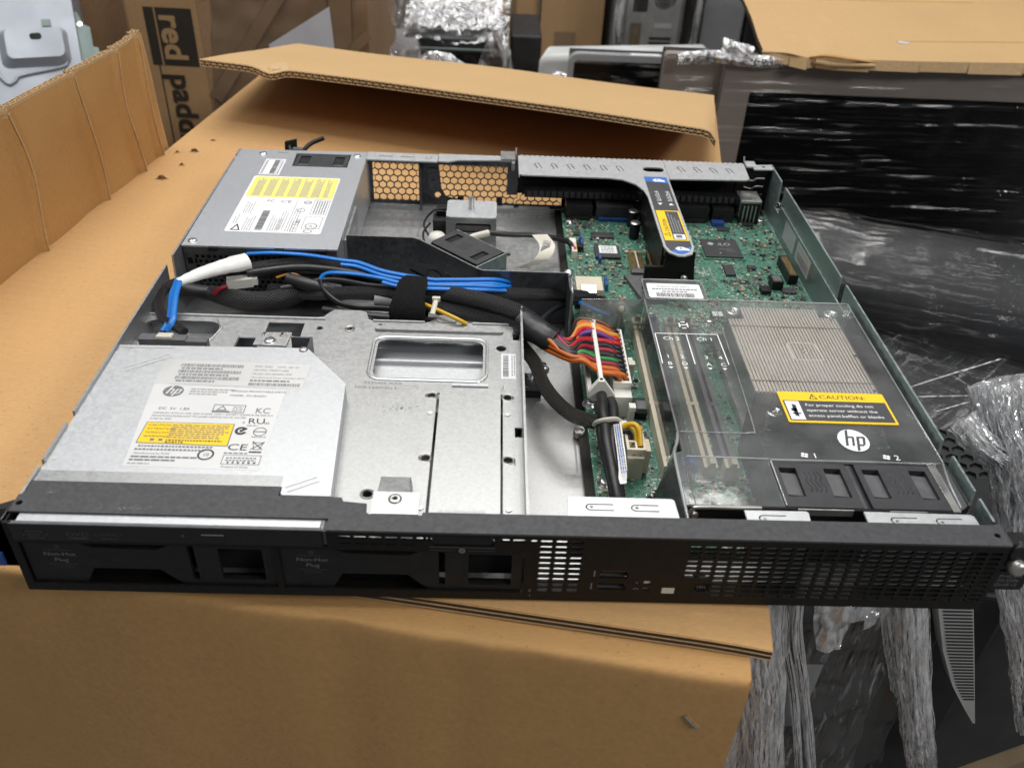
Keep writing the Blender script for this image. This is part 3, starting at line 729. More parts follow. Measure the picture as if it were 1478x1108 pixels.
m.text('DVD', 3.4, M, 25.5, 36.3, 'ink_dim', sx=1.35, shear=.15); m.flat(circ(30.6, 35.2, 4.6, 20, .45), M, 'ink_dim'); m.text('COMPACT', 2.3, M, 37.5, 36.9, 'ink_dim', sx=1.1); m.ticks(40.5, 47, 35.0, .5, M, 'ink_dim')
m.outline(rect(83, 34.0, 92.5, 39.0), M, 'black_plastic', 0, .25); m.flat(rect(83, 38.7, 92.5, 39.2), M, 'ink_pale', .02); m.flat(circ(75, 38, .8, 10), M, 'ink_dim'); m.flat(circ(99.5, 37.6, .5, 8), M, 'pit_black')
m.build('drive_front', odd, .3)
m = MB()
m.box(8, 34, 145.6, 151.5, ZC + 1, 39.5, 'grey_plastic'); m.box(34, 46, 145.2, 150, ZC + 1, 39, 'grey_plastic'); m.box(47, 55, 142, 144, ZC + .5, 36, 'grey_plastic')
m.hexa([(17.5, 146, 39.5), (26.5, 146, 39.5), (26.5, 152, 39.5), (17.5, 152, 39.5)], [(17.8, 146.2, 41.2), (26.2, 146.2, 41.2), (26, 151.6, 40.2), (18, 151.6, 40.2)], 'natural_nylon')
m.build('drive_connector', srv, .3)
# ---- front bezel
m = MB(); F0 = FRONT(1.2)             # face plate: w from 0 (y 1.2) to 1.2 (y 0)
def slot_cell(m, M, x0, x1, z0, z1, hx0, hx1, hz0, hz1, t, mat, n=3):
    r = (hz1 - hz0) / 2 * .95
    m.plate(rect(x0, z0, x1, z1), [rrect(hx0, hz0, hx1, hz1, r, n)], t, M, mat)
BZ = 'black_paint'
# large vent
gx0, gp, gz0, gq = 293.2, 6.68, 5.3, 3.06
for c in range(21):
    for r in range(11):
        x = gx0 + c * gp; zz = gz0 + r * gq
        if c < 2 and r < 4: m.plate(rect(x, zz, x + gp, zz + gq), [], 1.2, F0, BZ) if not (c == 1 and r in (1, 2)) else None
        else: slot_cell(m, F0, x, x + gp, zz, zz + gq, x + .55, x + gp - .55, zz + .5, zz + gq - .5, 1.2, BZ)
gx1 = gx0 + 21 * gp; gz1 = gz0 + 11 * gq
m.plate(rect(gx1, .6, 435.2, 42), [], 1.2, F0, BZ)
m.plate(rect(249, .6, gx1, gz0), [], 1.2, F0, BZ); m.plate(rect(249, gz1, gx1, 42), [], 1.2, F0, BZ)
# port area
m.plate(rect(249, gz0, gx0, gz1), [rrect(256, 16.6, 268.8, 21.2, .6), rrect(255.6, 8.8, 268.5, 13.2, .6), rrect(276.4, 13.0, 279.6, 15.2, .5), rrect(276.4, 9.0, 279.6, 10.8, .5), rrect(285, 6.6, 291.4, 11, .4)], 1.2, F0, BZ)
# small vent
for c in range(3):
    for r in range(10):
        x = 227.6 + c * 6.72; zz = 6.2 + r * 3.43
        slot_cell(m, F0, x, x + 6.72, zz, zz + 3.43, x + .5, x + 6.2, zz + .65, zz + 2.75, 1.2, BZ)
sx1 = 227.6 + 3 * 6.72; sz1 = 6.2 + 34.3
m.plate(rect(sx1, .6, 249, 42), [], 1.2, F0, BZ); m.plate(rect(223.4, .6, sx1, 6.2), [], 1.2, F0, BZ); m.plate(rect(223.4, sz1, sx1, 42), [], 1.2, F0, BZ)
m.plate(rect(223.4, 6.2, 227.6, sz1), [rrect(224.2, 37.8, 226.9, 39.9, .6)], 1.2, F0, BZ)
# band above the right drive bay with its row of slots and the power button
tops = [rrect(140.6 + k * 6.72, 37.9, 146.4 + k * 6.72, 39.9, .95) for k in range(6)] + [rrect(141 + k * 6.72, 34.8, 146.4 + k * 6.72, 35.5, .3) for k in range(5)]
tops += [rrect(210.4, 38, 215.2, 40, .9), rrect(216.2, 38, 221.8, 40, .9), rrect(180.5, 34.8, 208.5, 40.8, 2.4)]
m.plate(rect(136, 31, 223.4, 42), tops, 1.2, F0, BZ)
# frame of the drive bays
m.plate(rect(-.2, .6, 223.4, 5.4), [], 1.2, F0, BZ); m.plate(rect(-.2, 5.4, 3.4, 43), [], 1.2, F0, BZ); m.plate(rect(111.8, 5.4, 114.6, 31.5), [], 1.2, F0, BZ); m.plate(rect(222.0, 5.4, 223.4, 31), [], 1.2, F0, BZ)
m.plate(rect(3.4, 31.2, 136, 33.0), [], 1.2, F0, BZ)
# returns behind the face
m.box(0, 435, 1.2, 12, .2, 1.2, BZ); m.box(434, 435.2, 1.2, 15, 1.2, 42, BZ); m.box(-.2, .8, 1.2, 15, 1.2, 42, BZ)
m.box(113, 114, 1.3, 20, 5, 31, BZ)
# top flange with the recess for the optical drive and the notch for the screw plate
m.plate([(-.2, 6.8), (136.2, 6.8), (136.2, 0.0), (435.2, 0.0), (435.2, 13.5), (430, 12.6), (176.6, 12.0), (176.2, 10), (153.4, 10), (152, 11), (151.5, 16.6), (141, 17.6), (140, 20), (129, 20.6), (2, 18), (-.2, 17)],
        [circ(2.2, 12, 1.5, 12), circ(431, 6.2, 1.4, 12)], 1.1, TOP(42), 'bezel_top_paint')
m.plate(rect(.8, 16.5, 111.6, 27.0), [], .8, TOP(41.4), 'bezel_top_paint')
m.box(134.6, 136.2, .2, 6.8, 34, 42, 'bezel_top_paint')
for k in range(60):
    x = random.gauss(49, 6); y = random.gauss(9.6, .9); a = random.uniform(0, PI); l = random.uniform(.3, 1.3)
    x = min(max(x, 8), 90); m.flat([(x, y), (x + l * math.cos(a), y + l * math.sin(a)), (x + l * math.cos(a) + .12, y + l * math.sin(a) + .12)], TOP(43.14), 'ink_pale')
for k in range(14):
    x = random.gauss(12, 1.2); y = random.gauss(19, .8) ; m.flat(rect(x, y, x + .7, y + .15), TOP(42.3), 'ink_pale')
bez = m.build('front_bezel', srv, .25, 1)
# ears
m = MB()
m.box(-9.4, -.3, 1, 8, 14.8, 43.5, 'gloss_black'); m.hexa([(-9.4, 1, 15), (-.3, 1, 15), (-.3, 14, 15), (-9.4, 9, 15)], [(-9.4, 1, 43.2), (-.3, 1, 43.2), (-.3, 14, 43.2), (-9.4, 9, 43.2)], 'black_plastic')
m.build('rack_ear', bez, .5)
m = MB(); m.box(-10, -5.6, -.6, 6, 16.5, 24, 'blue_plastic'); m.build('ear_latch', bez, .4)
m = MB()
m.box(435.4, 444, 1, 9, 27, 43, 'black_plastic'); m.lathe((441, .8, 31), [(4.2, 0), (4.2, 2.5), (3.2, 4.5), (2.4, 4.8)], 'nut_steel', 16, (0, -1, 0))
m.lathe((441, 3, 38), [(5.4, 0), (5.4, 3), (4.8, 3.6)], 'black_plastic', 18, (0, -1, 0)); m.build('rack_ear', bez, .5)
m = MB(); m.plate(rrect(433.5, 12.4, 451.5, 24.6, 1.6), [], 1.4, FRONT(3.5), 'black_plastic')
for k, s in enumerate(('ProLiant', 'DL320e', 'Gen8 v2')): m.text(s, 2.7, FRONT(2.0), 443.5 - k * .3, 20.8 - k * 2.9, 'ink_grey', 'C', sx=1.15)
m.build('pull_tab', bez, .3)
# printed marks on the face
m = MB(); M = FRONT(-.05)
for x, z in ((253.6, 19.6), (252.9, 11.2)):
    m.flat(rect(x - .15, z - 1.4, x + .15, z + 1.4), M, 'ink_pale'); m.flat(circ(x, z - 1.5, .4, 8), M, 'ink_pale'); m.flat([(x - .4, z + 1.2), (x + .4, z + 1.2), (x, z + 2)], M, 'ink_pale')
    m.flat([(x - .9, z), (x - .7, z), (x, z - .9), (x, z - .6)], M, 'ink_pale'); m.flat([(x + .9, z + .4), (x + .7, z + .4), (x, z - .6), (x, z - .3)], M, 'ink_pale')
m.text('+', 2.2, M, 272.6, 13.2, 'ink_pale'); m.text('v^v', 1.8, M, 272.0, 9.4, 'ink_pale'); m.build('port_mark', bez); m = MB(); m.text('2', 2.2, M, 224.6, 6.6, 'ink_pale'); 
m.text('1', 2.0, M, 224.9, 3.2, 'ink_pale')
m.build('bay_mark', bez)
# power button, ports, LEDs
m = MB(); m.hexa([(180.8, 1.0, 34.9), (208.2, 1.0, 34.9), (208.2, 5, 36), (180.8, 5, 36)], [(183, 2.8, 40.6), (206, 2.8, 40.6), (206, 6, 40.6), (183, 6, 40.6)], 'gloss_black')
M = FRONT(-.06); m.flat(rect(180, 33.9, 208.8, 34.5), M, 'ink_dim'); m.flat(rect(180, 32.1, 191.5, 32.45), M, 'ink_dim'); m.flat(rect(197, 32.1, 208.8, 32.45), M, 'ink_dim')
m.ring(194.3, 32.2, 1.0, 1.35, M, 'ink_pale', 0, 18); m.flat(rect(194.1, 31.6, 194.5, 32.8), M, 'ink_pale'); m.build('power_button', bez, .2)
for z0, z1 in ((16.6, 21.2), (8.8, 13.2)):
    m = MB(); x0 = 256 if z0 > 10 else 255.6
    m.box(x0, x0 + 12.8, 11, 12, z0, z1, 'pit_black'); m.plate(rect(x0 - .2, z0 - .2, x0 + 13, z1 + .2), [rect(x0 + .25, z0 + .25, x0 + 12.55, z1 - .25)], 10, frame((0, 11.5, 0), (1, 0, 0), (0, 0, 1)), 'nut_steel')
    m.box(x0 + .8, x0 + 12, 2, 10, z0 + 1.0, z0 + 2.2, 'black_plastic'); m.box(x0 + 1, x0 + 11.8, 2.0, 3, z0 + 2.2, z0 + 2.35, 'gold')
    m.build('usb_port', bez)
m = MB(); m.box(276.2, 279.8, .6, 3, 12.9, 15.3, 'natural_nylon'); m.build('indicator_lamp', bez, .2)
m = MB(); m.box(276.2, 279.8, .6, 3, 8.9, 10.9, 'grey_plastic'); m.build('indicator_lamp', bez, .2)
m = MB(); m.box(285.2, 291.2, .2, 4, 6.7, 10.9, 'natural_nylon'); m.build('uid_button', bez, .3)
m = MB(); m.box(300.6, 306, 2, 8, 7.6, 12.6, 'pit_black')
for k in range(4): m.box(301.6 + k * 1.1, 302.1 + k * 1.1, 1.6, 3, 8.4, 10.6, 'nut_steel')
m.build('service_port', bez)
# two blank drive caddies
def caddy(x0):
    root = None; m = MB(); X = lambda x: x + x0
    shape = [(4, 5.6), (27, 5.6), (31.5, 14.6), (60.5, 14.6), (67, 8), (70, 5.6), (111.6, 5.6), (111.6, 31), (69, 31), (61.0, 27), (33.0, 27.6), (27, 31), (4, 31)]
    m.plate([(X(a), b) for a, b in shape], [[(X(a), b) for a, b in rect(74.4, 8.4, 77.2, 31 - .2)], [(X(a), b) for a, b in rrect(87, 8.6, 107.3, 29.4, .8)]], 3, FRONT(4.2), 'black_plastic')
    m.box(X(4), X(111.6), 11, 12, 5.6, 31, 'pit_black'); m.box(X(26), X(70), 6, 7, 5.6, 31, 'gloss_black')
    m.plate([(X(a), b) for a, b in rrect(85.6, 7.2, 108.6, 30.6, 1.2)], [[(X(a), b) for a, b in rrect(87.6, 9.2, 106.8, 29, .8)]], 1.2, FRONT(2.2), 'black_plastic')
    o = m.build('drive_caddy', srv, .35)
    t = MB(); M = FRONT(1.12)
    t.ring(X(18.5), 27.9, .8, 1.15, M, 'ink_dim'); t.flat(rect(X(18.3), 27.3, X(18.7), 28.6), M, 'ink_dim')
    t.flat(rect(X(12.3), 25.6, X(25), 25.9), M, 'ink_dim'); t.flat(rect(X(12.3), 16.7, X(25), 17.0), M, 'ink_dim')
    t.text('Non-Hot', 3.3, M, X(18.6), 22.1, 'ink_grey', 'C', sx=1.12); t.text('Plug', 3.3, M, X(18.6), 18.5, 'ink_grey', 'C', sx=1.12); t.text('SATA HDD', 1.7, M, X(18.6), 14.6, 'ink_dim', 'C')
    t.build('caddy_text', o)
caddy(0); caddy(109.6)

# ---- motherboard
m = MB()
m.plate([(261, 28), (431, 28), (431, 404), (261, 404)], [], 1.6, TOP(4.5), 'circuit_board')
mb = m.build('motherboard', srv)
m = MB(); m.box(255.8, 261.2, 24, 405, 3, 4.6, 'black_paint'); m.build('insulating_sheet', srv)
def comp(name, f, bev=.2):
    m = MB(); f(m); return m.build(name, mb, bev)
def chip(x0, x1, y0, y1, h, legs=None, ink=None, z=6.1):
    def f(m):
        m.box(x0, x1, y0, y1, z + .3, z + h, 'chip_black')
        if legs:
            n = int((x1 - x0) / 1.1) if legs == 'y' else int((y1 - y0) / 1.1)
            for k in range(n):
                if legs == 'y':
                    x = x0 + .4 + k * 1.1; m.box(x, x + .5, y0 - 1.1, y0, z, z + .5, 'solder'); m.box(x, x + .5, y1, y1 + 1.1, z, z + .5, 'solder')
                else:
                    y = y0 + .4 + k * 1.1; m.box(x0 - 1.1, x0, y, y + .5, z, z + .5, 'solder'); m.box(x1, x1 + 1.1, y, y + .5, z, z + .5, 'solder')
        if ink: ink(m, TOP(z + h + .05))
    return comp('chip', f)
def ilo(m, M):
    m.flat(circ(374, 346, 2.3, 18), M, 'ink_pale'); m.text('iLO', 6.2, M, 379.5, 343.6, 'ink_pale', sx=1.05); m.ticks(379, 390, 337, .7, M, 'ink_grey'); m.flat(circ(379, 331, .7, 10), M, 'ink_pale'); m.ticks(384, 391, 334, .6, M, 'ink_grey'); m.flat(circ(393, 329, .7, 10), M, 'pit_black')
comp('chip_carrier', lambda m: m.box(365.5, 397, 324, 355, 6.1, 7.2, 'circuit_board'))
chip(367, 395.6, 325.5, 353.8, 2.4, None, ilo)
def lab(m, M): m.flat(rect(286, 325, 299.5, 337), M, 'paper_white'); [m.ticks(287.5, 297, 334 - k * 2.4, 1.0, M, 'ink_grey', .05) for k in range(4)]
chip(282.5, 301.5, 319, 338.5, 2.2, None, lab)
chip(282, 300, 352, 360.5, 1.8, 'y'); chip(377, 384.5, 299, 313.5, 1.9, 'x'); chip(407, 416, 382, 391, 1.8); chip(310, 316, 322, 332, 1.6); chip(413, 423, 276, 283, 1.4); chip(355, 364, 240, 248, 1.6, 'y', lambda m, M: m.flat(rect(356, 241, 363, 247), M, 'paper_white')); chip(277, 282, 369, 374, 1.5)
chip(395.5, 401.5, 309, 314, 2.2); chip(385, 395, 372, 378, 1.3); chip(412, 424, 214, 221, 1.2); chip(345, 356, 366, 372, 1.2); chip(268, 274, 356, 361, 1.6)
# connectors on the board
def pcie(m): m.box(420, 427, 290, 321, 6.1, 13.5, 'black_plastic'); m.box(422.6, 424.2, 292, 319, 13.5, 13.6, 'pit_black'); [m.box(421, 426, 292 + k * 1.6, 292.5 + k * 1.6, 13.5, 13.7, 'gold') for k in range(17)]
comp('edge_slot', pcie)
def sock(m): m.box(307, 317, 296, 325, 6.1, 11, 'gold'); m.box(311.4, 312.4, 297, 324, 11, 12, 'natural_nylon'); m.box(306, 318.5, 291, 297, 6.1, 11.5, 'grey_plastic'); [m.box(307, 317, 298 + k * 1.4, 298.6 + k * 1.4, 10.9, 11.3, 'black_plastic') for k in range(18)]
comp('card_slot', sock)
comp('edge_slot', lambda m: (m.box(320, 325.5, 292, 322, 6.1, 12, 'black_plastic'), [m.box(320.6, 324.8, 294 + k * 1.5, 294.5 + k * 1.5, 12, 12.2, 'gold') for k in range(18)]))
comp('socket_cover', lambda m: m.plate([(300.5, 291), (325, 294), (327, 256), (309.5, 256.5)], [], 3.4, TOP(6.1), 'grey_plastic'))
comp('black_header', lambda m: (m.box(406, 414, 281, 291, 6.1, 13, 'black_plastic'), m.box(407, 413, 282.5, 290, 13, 13.2, 'grey_plastic')))
comp('black_header', lambda m: m.box(397, 404, 274, 281.5, 6.1, 9.5, 'black_plastic'))
def capc(x, y, h): return comp('capacitor', lambda m: (m.cyl((x, y, 6.1), (x, y, 6.1 + h), 4.0, 'black_plastic', 18), m.lathe((x, y, 6.1 + h), [(4.0, 0), (3.6, .5), (.1, .3)], 'solder', 18)), 0)
capc(322.0 - 6.5, 360 - 4, 13); capc(316.5, 377, 13); capc(288.8, 99.5, 9) 
for x, y in ((272, 350), (272.3, 341), (284, 318), (285.5, 285), (285.2, 279)): comp('tall_capacitor', lambda m: m.box(x, x + 2, y - 7, y, 6.1, 11.5, 'blue_plastic'))
comp('beige_connector', lambda m: (m.box(263.5, 282, 257, 276, 6.1, 15.5, 'cream_plastic'), m.box(262, 284, 247, 257.5, 6.1, 11, 'black_plastic'), m.hexa([(266.5, 254, 11), (277, 254, 11), (277, 261, 15.5), (266.5, 261, 15.5)], [(266.5, 253, 15.5), (277, 253, 15.5), (277, 261, 17.5), (266.5, 261, 17.5)], 'solder')))
comp('white_header', lambda m: (m.box(264.5, 268.5, 319, 334, 6.1, 12, 'natural_nylon'), m.box(264, 269, 336, 345, 6.1, 10, 'white_plastic')))
comp('black_header', lambda m: m.box(268.5, 274, 329, 336, 6.1, 11, 'black_plastic'))
comp('black_header', lambda m: (m.box(279, 291, 208, 231, 6.1, 17, 'black_plastic'), m.box(281, 289, 222, 232, 10, 20, 'black_plastic')))
comp('nylon_post', lambda m: m.lathe((286.5, 210, 6.1), [(2.6, 0), (2.6, 22), (3.2, 22), (3.2, 27), (2, 28)], 'natural_nylon', 14), 0)
comp('black_header', lambda m: (m.box(287.5, 295.5, 128, 141, 6.1, 12, 'black_plastic'), m.box(289, 294.5, 126, 134, 12, 15.5, 'grey_plastic')))
comp('white_clip', lambda m: (m.box(283, 286, 117.5, 121, 6.1, 20, 'white_plastic'), m.box(282.6, 286.4, 117, 121.4, 20, 23, 'white_plastic')))
comp('white_clip', lambda m: (m.box(287.6, 290.5, 159, 169, 6.1, 21, 'white_plastic'), m.box(287.0, 291, 158.5, 163, 21, 23, 'natural_nylon')))
# rear ports
comp('port_block', lambda m: (m.box(264, 285, 386, 404, 6.1, 17.5, 'black_plastic'), m.box(266, 283, 383.5, 386, 6.1, 8.5, 'black_plastic')))
comp('port_block', lambda m: (m.box(288, 318, 385, 404, 6.1, 18, 'chip_black'), m.box(290, 316, 382.5, 385, 6.1, 9, 'blue_plastic')))
comp('port_block', lambda m: (m.box(352, 380, 388, 404, 6.1, 19, 'black_plastic'), m.box(354, 378, 385.5, 388, 6.1, 9, 'black_plastic')))
comp('port_block', lambda m: (m.box(383, 400, 388, 404, 6.1, 18, 'black_plastic'), m.box(382, 392, 380, 386, 6.1, 10, 'blue_plastic')))
comp('network_port', lambda m: (m.box(404, 421, 388, 408, 12, 26, 'solder'), m.box(404.4, 420.6, 387.6, 389, 6.1, 24, 'black_plastic'), [m.box(407 + k * 3.2, 408 + k * 3.2, 387.2, 388, 7, 22, 'solder') for k in range(4)]))
m = MB()                                                                    # riser card with its black socket row
m.box(228, 424, 404, 406, 18, 25, 'black_paint'); m.box(230, 418, 396, 404, 19.0, 25.5, 'black_plastic')
x = 232
while x < 416: m.box(x, x + 3.4, 395.2, 396, 20, 24.8, 'chip_black'); x += 5.0
m.build('riser_card', srv, .2)
# board screws
for x, y in ((266, 379.5), (266.2, 285.5), (264.4, 141), (266.5, 73.5), (424, 392), (352.5, 234.5)):
    m = MB(); m.lathe((x, y, 6.1), [(3.9, 0), (3.9, .3), (3.0, .5), (3.0, 1.8), (2.2, 2.4), (.1, 2.4)], 'screw_steel', 16); m.flat(rect(x - 1.4, y - .3, x + 1.4, y + .3), TOP(8.55), 'ink_grey'); m.flat(rect(x - .3, y - 1.4, x + .3, y + 1.4), TOP(8.56), 'ink_grey')
    m.ring(x, y, 3.9, 5.0, TOP(6.15), 'solder'); m.build('board_screw', mb)
# small parts
avoid = [(281, 303, 317, 340), (365, 398, 323, 356), (300, 328, 255, 300), (261, 286, 246, 278), (350, 430, 100, 215), (376, 386, 298, 315), (261, 287, 384, 405), (287, 320, 382, 405), (350, 424, 384, 405), (306, 327, 290, 326), (419, 428, 289, 322), (261, 290, 135, 195), (274, 288, 76, 96), (278, 293, 206, 233), (405, 415, 280, 292), (294, 340, 80, 216), (281, 301, 351, 362), (343, 431, 26, 100)]
m = MB(); cnt = 0
while cnt < 3000:
    x = random.uniform(262, 429); y = random.uniform(29, 400)
    if any(a - .8 < x < b + .8 and c - .8 < y < d + .8 for a, b, c, d in avoid): continue
    if noise.noise(Vector((x * .045, y * .045, 3))) + random.uniform(-.25, .5) < -.05: continue
    l, w_ = random.choice(((.7, .35), (.8, .4), (1.0, .5), (1.0, .5), (1.0, .5), (1.6, .8), (1.6, .8), (2.0, 1.2), (2.6, 1.8)))
    if random.random() < .5: lx, ly = l, w_
    else: lx, ly = w_, l
    h = min(w_, l) * .8 + .1; k = random.random()
    mid = 'capacitor_tan' if k < .34 else ('chip_black' if k < .72 else ('grey_plastic' if k < .93 else 'cream_plastic'))
    x1, y1 = x + lx, y + ly
    m.box(x, x1, y, y1, 6.1, 6.15 + h, mid)
    if lx > ly: m.box(x - .22, x + .12, y - .02, y1 + .02, 6.08, 6.2 + h, 'solder'); m.box(x1 - .12, x1 + .22, y - .02, y1 + .02, 6.08, 6.2 + h, 'solder')
    else: m.box(x - .02, x1 + .02, y - .22, y + .12, 6.08, 6.2 + h, 'solder'); m.box(x - .02, x1 + .02, y1 - .12, y1 + .22, 6.08, 6.2 + h, 'solder')
    cnt += 1
for k in range(9): m.box(379 + k * 2.9, 381 + k * 2.9, 288.5, 293, 6.1, 6.9, 'chip_black' if k < 5 else 'solder')
for k in range(3): m.box(357 + k * 4.5, 358.2 + k * 4.5, 296, 312, 6.1, 6.3, 'solder')
tag(m.build('surface_mount_component', mb), kind='stuff')
# memory slots
for x, mt, mt2 in ((297.0, 'cream_plastic', 'cream_plastic'), (307.2, 'black_plastic', 'blue_plastic'), (318.2, 'cream_plastic', 'cream_plastic'), (329.5, 'grey_plastic', 'cream_plastic')):
    m = MB()
    m.box(x, x + 2.5, 84, 214, 6.1, 15.5, mt); m.box(x + 4.2, x + 6.6, 84, 214, 6.1, 15.5, mt); m.box(x + 2.5, x + 4.2, 84, 214, 6.1, 10, 'chip_black')
    m.box(x - .3, x + 6.9, 131, 134, 6.1, 15.6, mt)
    for y0, y1, s in ((76, 84, 1), (214, 222, -1)):
        m.box(x - .4, x + 7, y0, y1, 6.1, 17, mt2); m.hexa([(x + 1.2, y0 + 2 * (1 - s) + 0, 17), (x + 5.4, y0 + 2 * (1 - s), 17), (x + 5.4, y1 - 2, 17), (x + 1.2, y1 - 2, 17)], [(x + 2, y0 - 1.5 * s, 21), (x + 4.6, y0 - 1.5 * s, 21), (x + 4.6, y1 - 4, 21), (x + 2, y1 - 4, 21)], 'natural_nylon' if 'cream' in mt else mt2)
    m.build('memory_slot', mb, .25)
# main power connector and the small one
m = MB(); m.box(275.6, 285.8, 137.5, 193, 6.1, 22, 'white_plastic')
m.plate(rect(275.4, 137.2, 286, 193.4), [rect(276.6 + c * 4.7, 139.2 + r * 4.55, 280.2 + c * 4.7, 142.9 + r * 4.55) for c in range(2) for r in range(12)], 3, TOP(22), 'white_plastic')
m.box(273.5, 276, 140, 192, 6.1, 16, 'white_plastic'); m.box(276, 286, 129.5, 137.5, 6.1, 20.5, 'white_plastic')
pw = m.build('power_connector', mb, .25)
m = MB()
m.hexa([(265.4, 127.6, 31), (268.6, 127.6, 31), (268.6, 190, 31), (265.4, 190, 31)], [(265.8, 127.8, 33.2), (268.2, 127.8, 33.2), (268.2, 189.8, 33.2), (265.8, 189.8, 33.2)], 'white_plastic')
for y0, y1 in ((126.6, 130.0), (188, 190.5)):
    Mx = frame((0, y0, 0), (1, 0, 0), (0, 0, 1), (0, 1, 0))
    m.plate([(260.6, 22), (263, 19.5), (274.6, 19.5), (275.4, 23.5), (268.6, 33.2), (265.4, 33.2), (260.6, 26)], [], y1 - y0, Mx, 'white_plastic')
m.box(260.4, 263, 129, 190, 19, 24, 'white_plastic')
m.build('connector_latch', pw, .35)
m = MB(); m.box(277, 286, 77, 92, 6.1, 21, 'cream_plastic'); m.plate(rect(276.6, 78.6, 286.6, 92.2), [rect(278 + c * 4.2, 80 + r * 6.0, 281.2 + c * 4.2, 85 + r * 6.0) for c in range(2) for r in range(2)], 4.5, TOP(21), 'cream_plastic')
m.box(286.6, 289.6, 80, 90, 8, 23.5, 'cream_plastic'); m.text('P2', 4.6, frame((0, 78.4, 0), (-1, 0, 0), (0, 0, -1), (0, -1, 0)), -284.4, -22.3, 'ink_grey', sx=1.1)
m.build('power_connector', mb, .3)
# floor fittings left of the board
m = MB(); m.lathe((256, 116.5, 3), [(3.3, 0), (3.3, 4), (2.4, 4), (2.4, 2)], 'nut_steel', 16); m.build('standoff', srv)
m = MB(); m.lathe((238.7, 181, 1), [(3.6, 0), (3.6, 1.4), (2.5, 2.6), (.1, 2.8)], 'screw_steel', 14); m.flat(rect(236.6, 180.6, 240.8, 181.4), TOP(3.9), 'ink_grey'); m.flat(rect(238.3, 178.9, 239.1, 183.1), TOP(3.95), 'ink_grey'); m.build('floor_screw', srv)
m = MB(); m.box(223.6, 235, 153.5, 168, 1, 8, 'dark_steel'); m.box(223.6, 236, 152, 154, 1, 5, 'black_paint'); m.lathe((229.4, 163, 8), [(3.2, 0), (3.0, 1.6), (1.2, 2.0), (1.0, 1.2)], 'screw_steel', 16); m.build('cage_clamp', srv, .3)
m = MB(); M = frame((231, 146, 1.06), (0, -1, 0), (1, 0, 0)); m.text('OOI', 5, M, 0, 0, 'ink_pale', sx=.9); m.ticks(34, 60, 22, 1.2, M, 'ink_pale', 0, (1, 3)); m.build('floor_stamp', srv)
# ---- silver pillar and folded duct wall with the slanted fan
m = MB()
def wallpath(pts, z0, z1, t, mat, m):
    for (a, b), (c, d) in zip(pts, pts[1:]):
        dx, dy = c - a, d - b; L = math.hypot(dx, dy); nx, ny = -dy / L * t, dx / L * t
        m.hexa([(a, b, z0), (c, d, z0), (c + nx, d + ny, z0), (a + nx, b + ny, z0)], [(a, b, z1), (c, d, z1), (c + nx, d + ny, z1), (a + nx, b + ny, z1)], mat)
wallpath([(105, 277), (150, 276.8), (155, 274.4), (194.7, 237.2), (198.4, 234.6), (254, 234.7)], 1, 40, 1.0, 'dark_steel', m)  # wall face darkened in colour for the dim surroundings it reflects
wallpath([(105, 277.15), (150, 276.95), (155.05, 274.6), (194.8, 237.4), (198.5, 234.8), (254, 234.9)], 40, 40.5, .7, 'galvanised_steel', m)
m.box(103.2, 105, 276, 330, 1, 37, 'galvanised_steel'); m.box(105, 106, 277, 310, 1, 30, 'galvanised_steel')
m.hexa([(254, 213, 1), (255.2, 213, 1), (255.2, 236, 1), (254, 236, 1)], [(254, 213, 40), (255.2, 213, 40), (255.2, 236, 40), (254, 236, 40)], 'dark_steel')
m.tube([(255.6, 214, 1), (255.6, 213.5, 34), (255.6, 214.5, 39), (255.8, 219, 40), (256, 228, 40)], 1.0, 'galvanised_steel', 8, 5)
m.lathe((254.5, 238, 40), [(2.8, -4), (2.8, 0), (1.2, .5), (.6, 0)], 'screw_steel', 14)
m.cyl((106, 300, 26), (117, 300, 26), 1.6, 'screw_steel', 10)
duct = m.build('duct_wall', srv)
m = MB()
dv = Vector((39.7, -37.2, 0)).normalized(); nv = Vector((dv.y, -dv.x, 0)) * -1
FM = frame((155.5, 276.0, 0), dv, nv, (0, 0, 1))           # u along the slanted wall, v behind it
m.box(7, 52, 3, 28, 2, 38.6, 'fan_plastic', FM)
m.plate(rrect(7.5, 2.5, 51.5, 28.5, 1.5), [rrect(12, 11, 18, 24, .6), rrect(41, 6, 47, 19, .6)], 1.5, FM @ T(0, 0, 38.6), 'fan_plastic')
for u0, v0 in ((12, 11), (41, 6)): m.box(u0, u0 + 6, v0, v0 + 13, 37.9, 38.9, 'pit_black', FM)
for k in range(4): m.tube([FM @ Vector((24 + k * 2.2, 10, 40.1)), FM @ Vector((25.5 + k * 2.2, 14, 40.1)), FM @ Vector((24 + k * 2.2, 18, 40.1))], .3, 'fan_plastic', 5, 4)
WM = frame(FM @ Vector((0, -.15, 0)), dv, (0, 0, 1))
m.flat(circ(29, 20, 17, 28), WM, 'pit_black', .02); 
for k in range(5): m.flat([(29, 20), (29 + 15 * math.cos(k * 1.2566), 20 + 15 * math.sin(k * 1.2566)), (29 + 15 * math.cos(k * 1.2566 + .7), 20 + 15 * math.sin(k * 1.2566 + .7))], WM, 'black_plastic', .06)
m.ring(29, 20, 15.5, 17.5, WM, 'black_plastic', .1, 28); m.lathe(WM @ Vector((29, 20, 0)), [(6, 0), (6, 1), (5, 1.4)], 'black_plastic', 18, (WM.to_3x3() @ Vector((0, 0, 1))))
m.build('cooling_fan', srv, .3)
m = MB()
m.box(52.2, 53.0, -1, 30, 1, 39.5, 'greenish_steel', FM); m.box(48, 53, 28.8, 29.6, 1, 39.5, 'greenish_steel', FM); m.box(6, 52, 28.8, 29.4, 30, 39.8, 'galvanised_steel', FM)
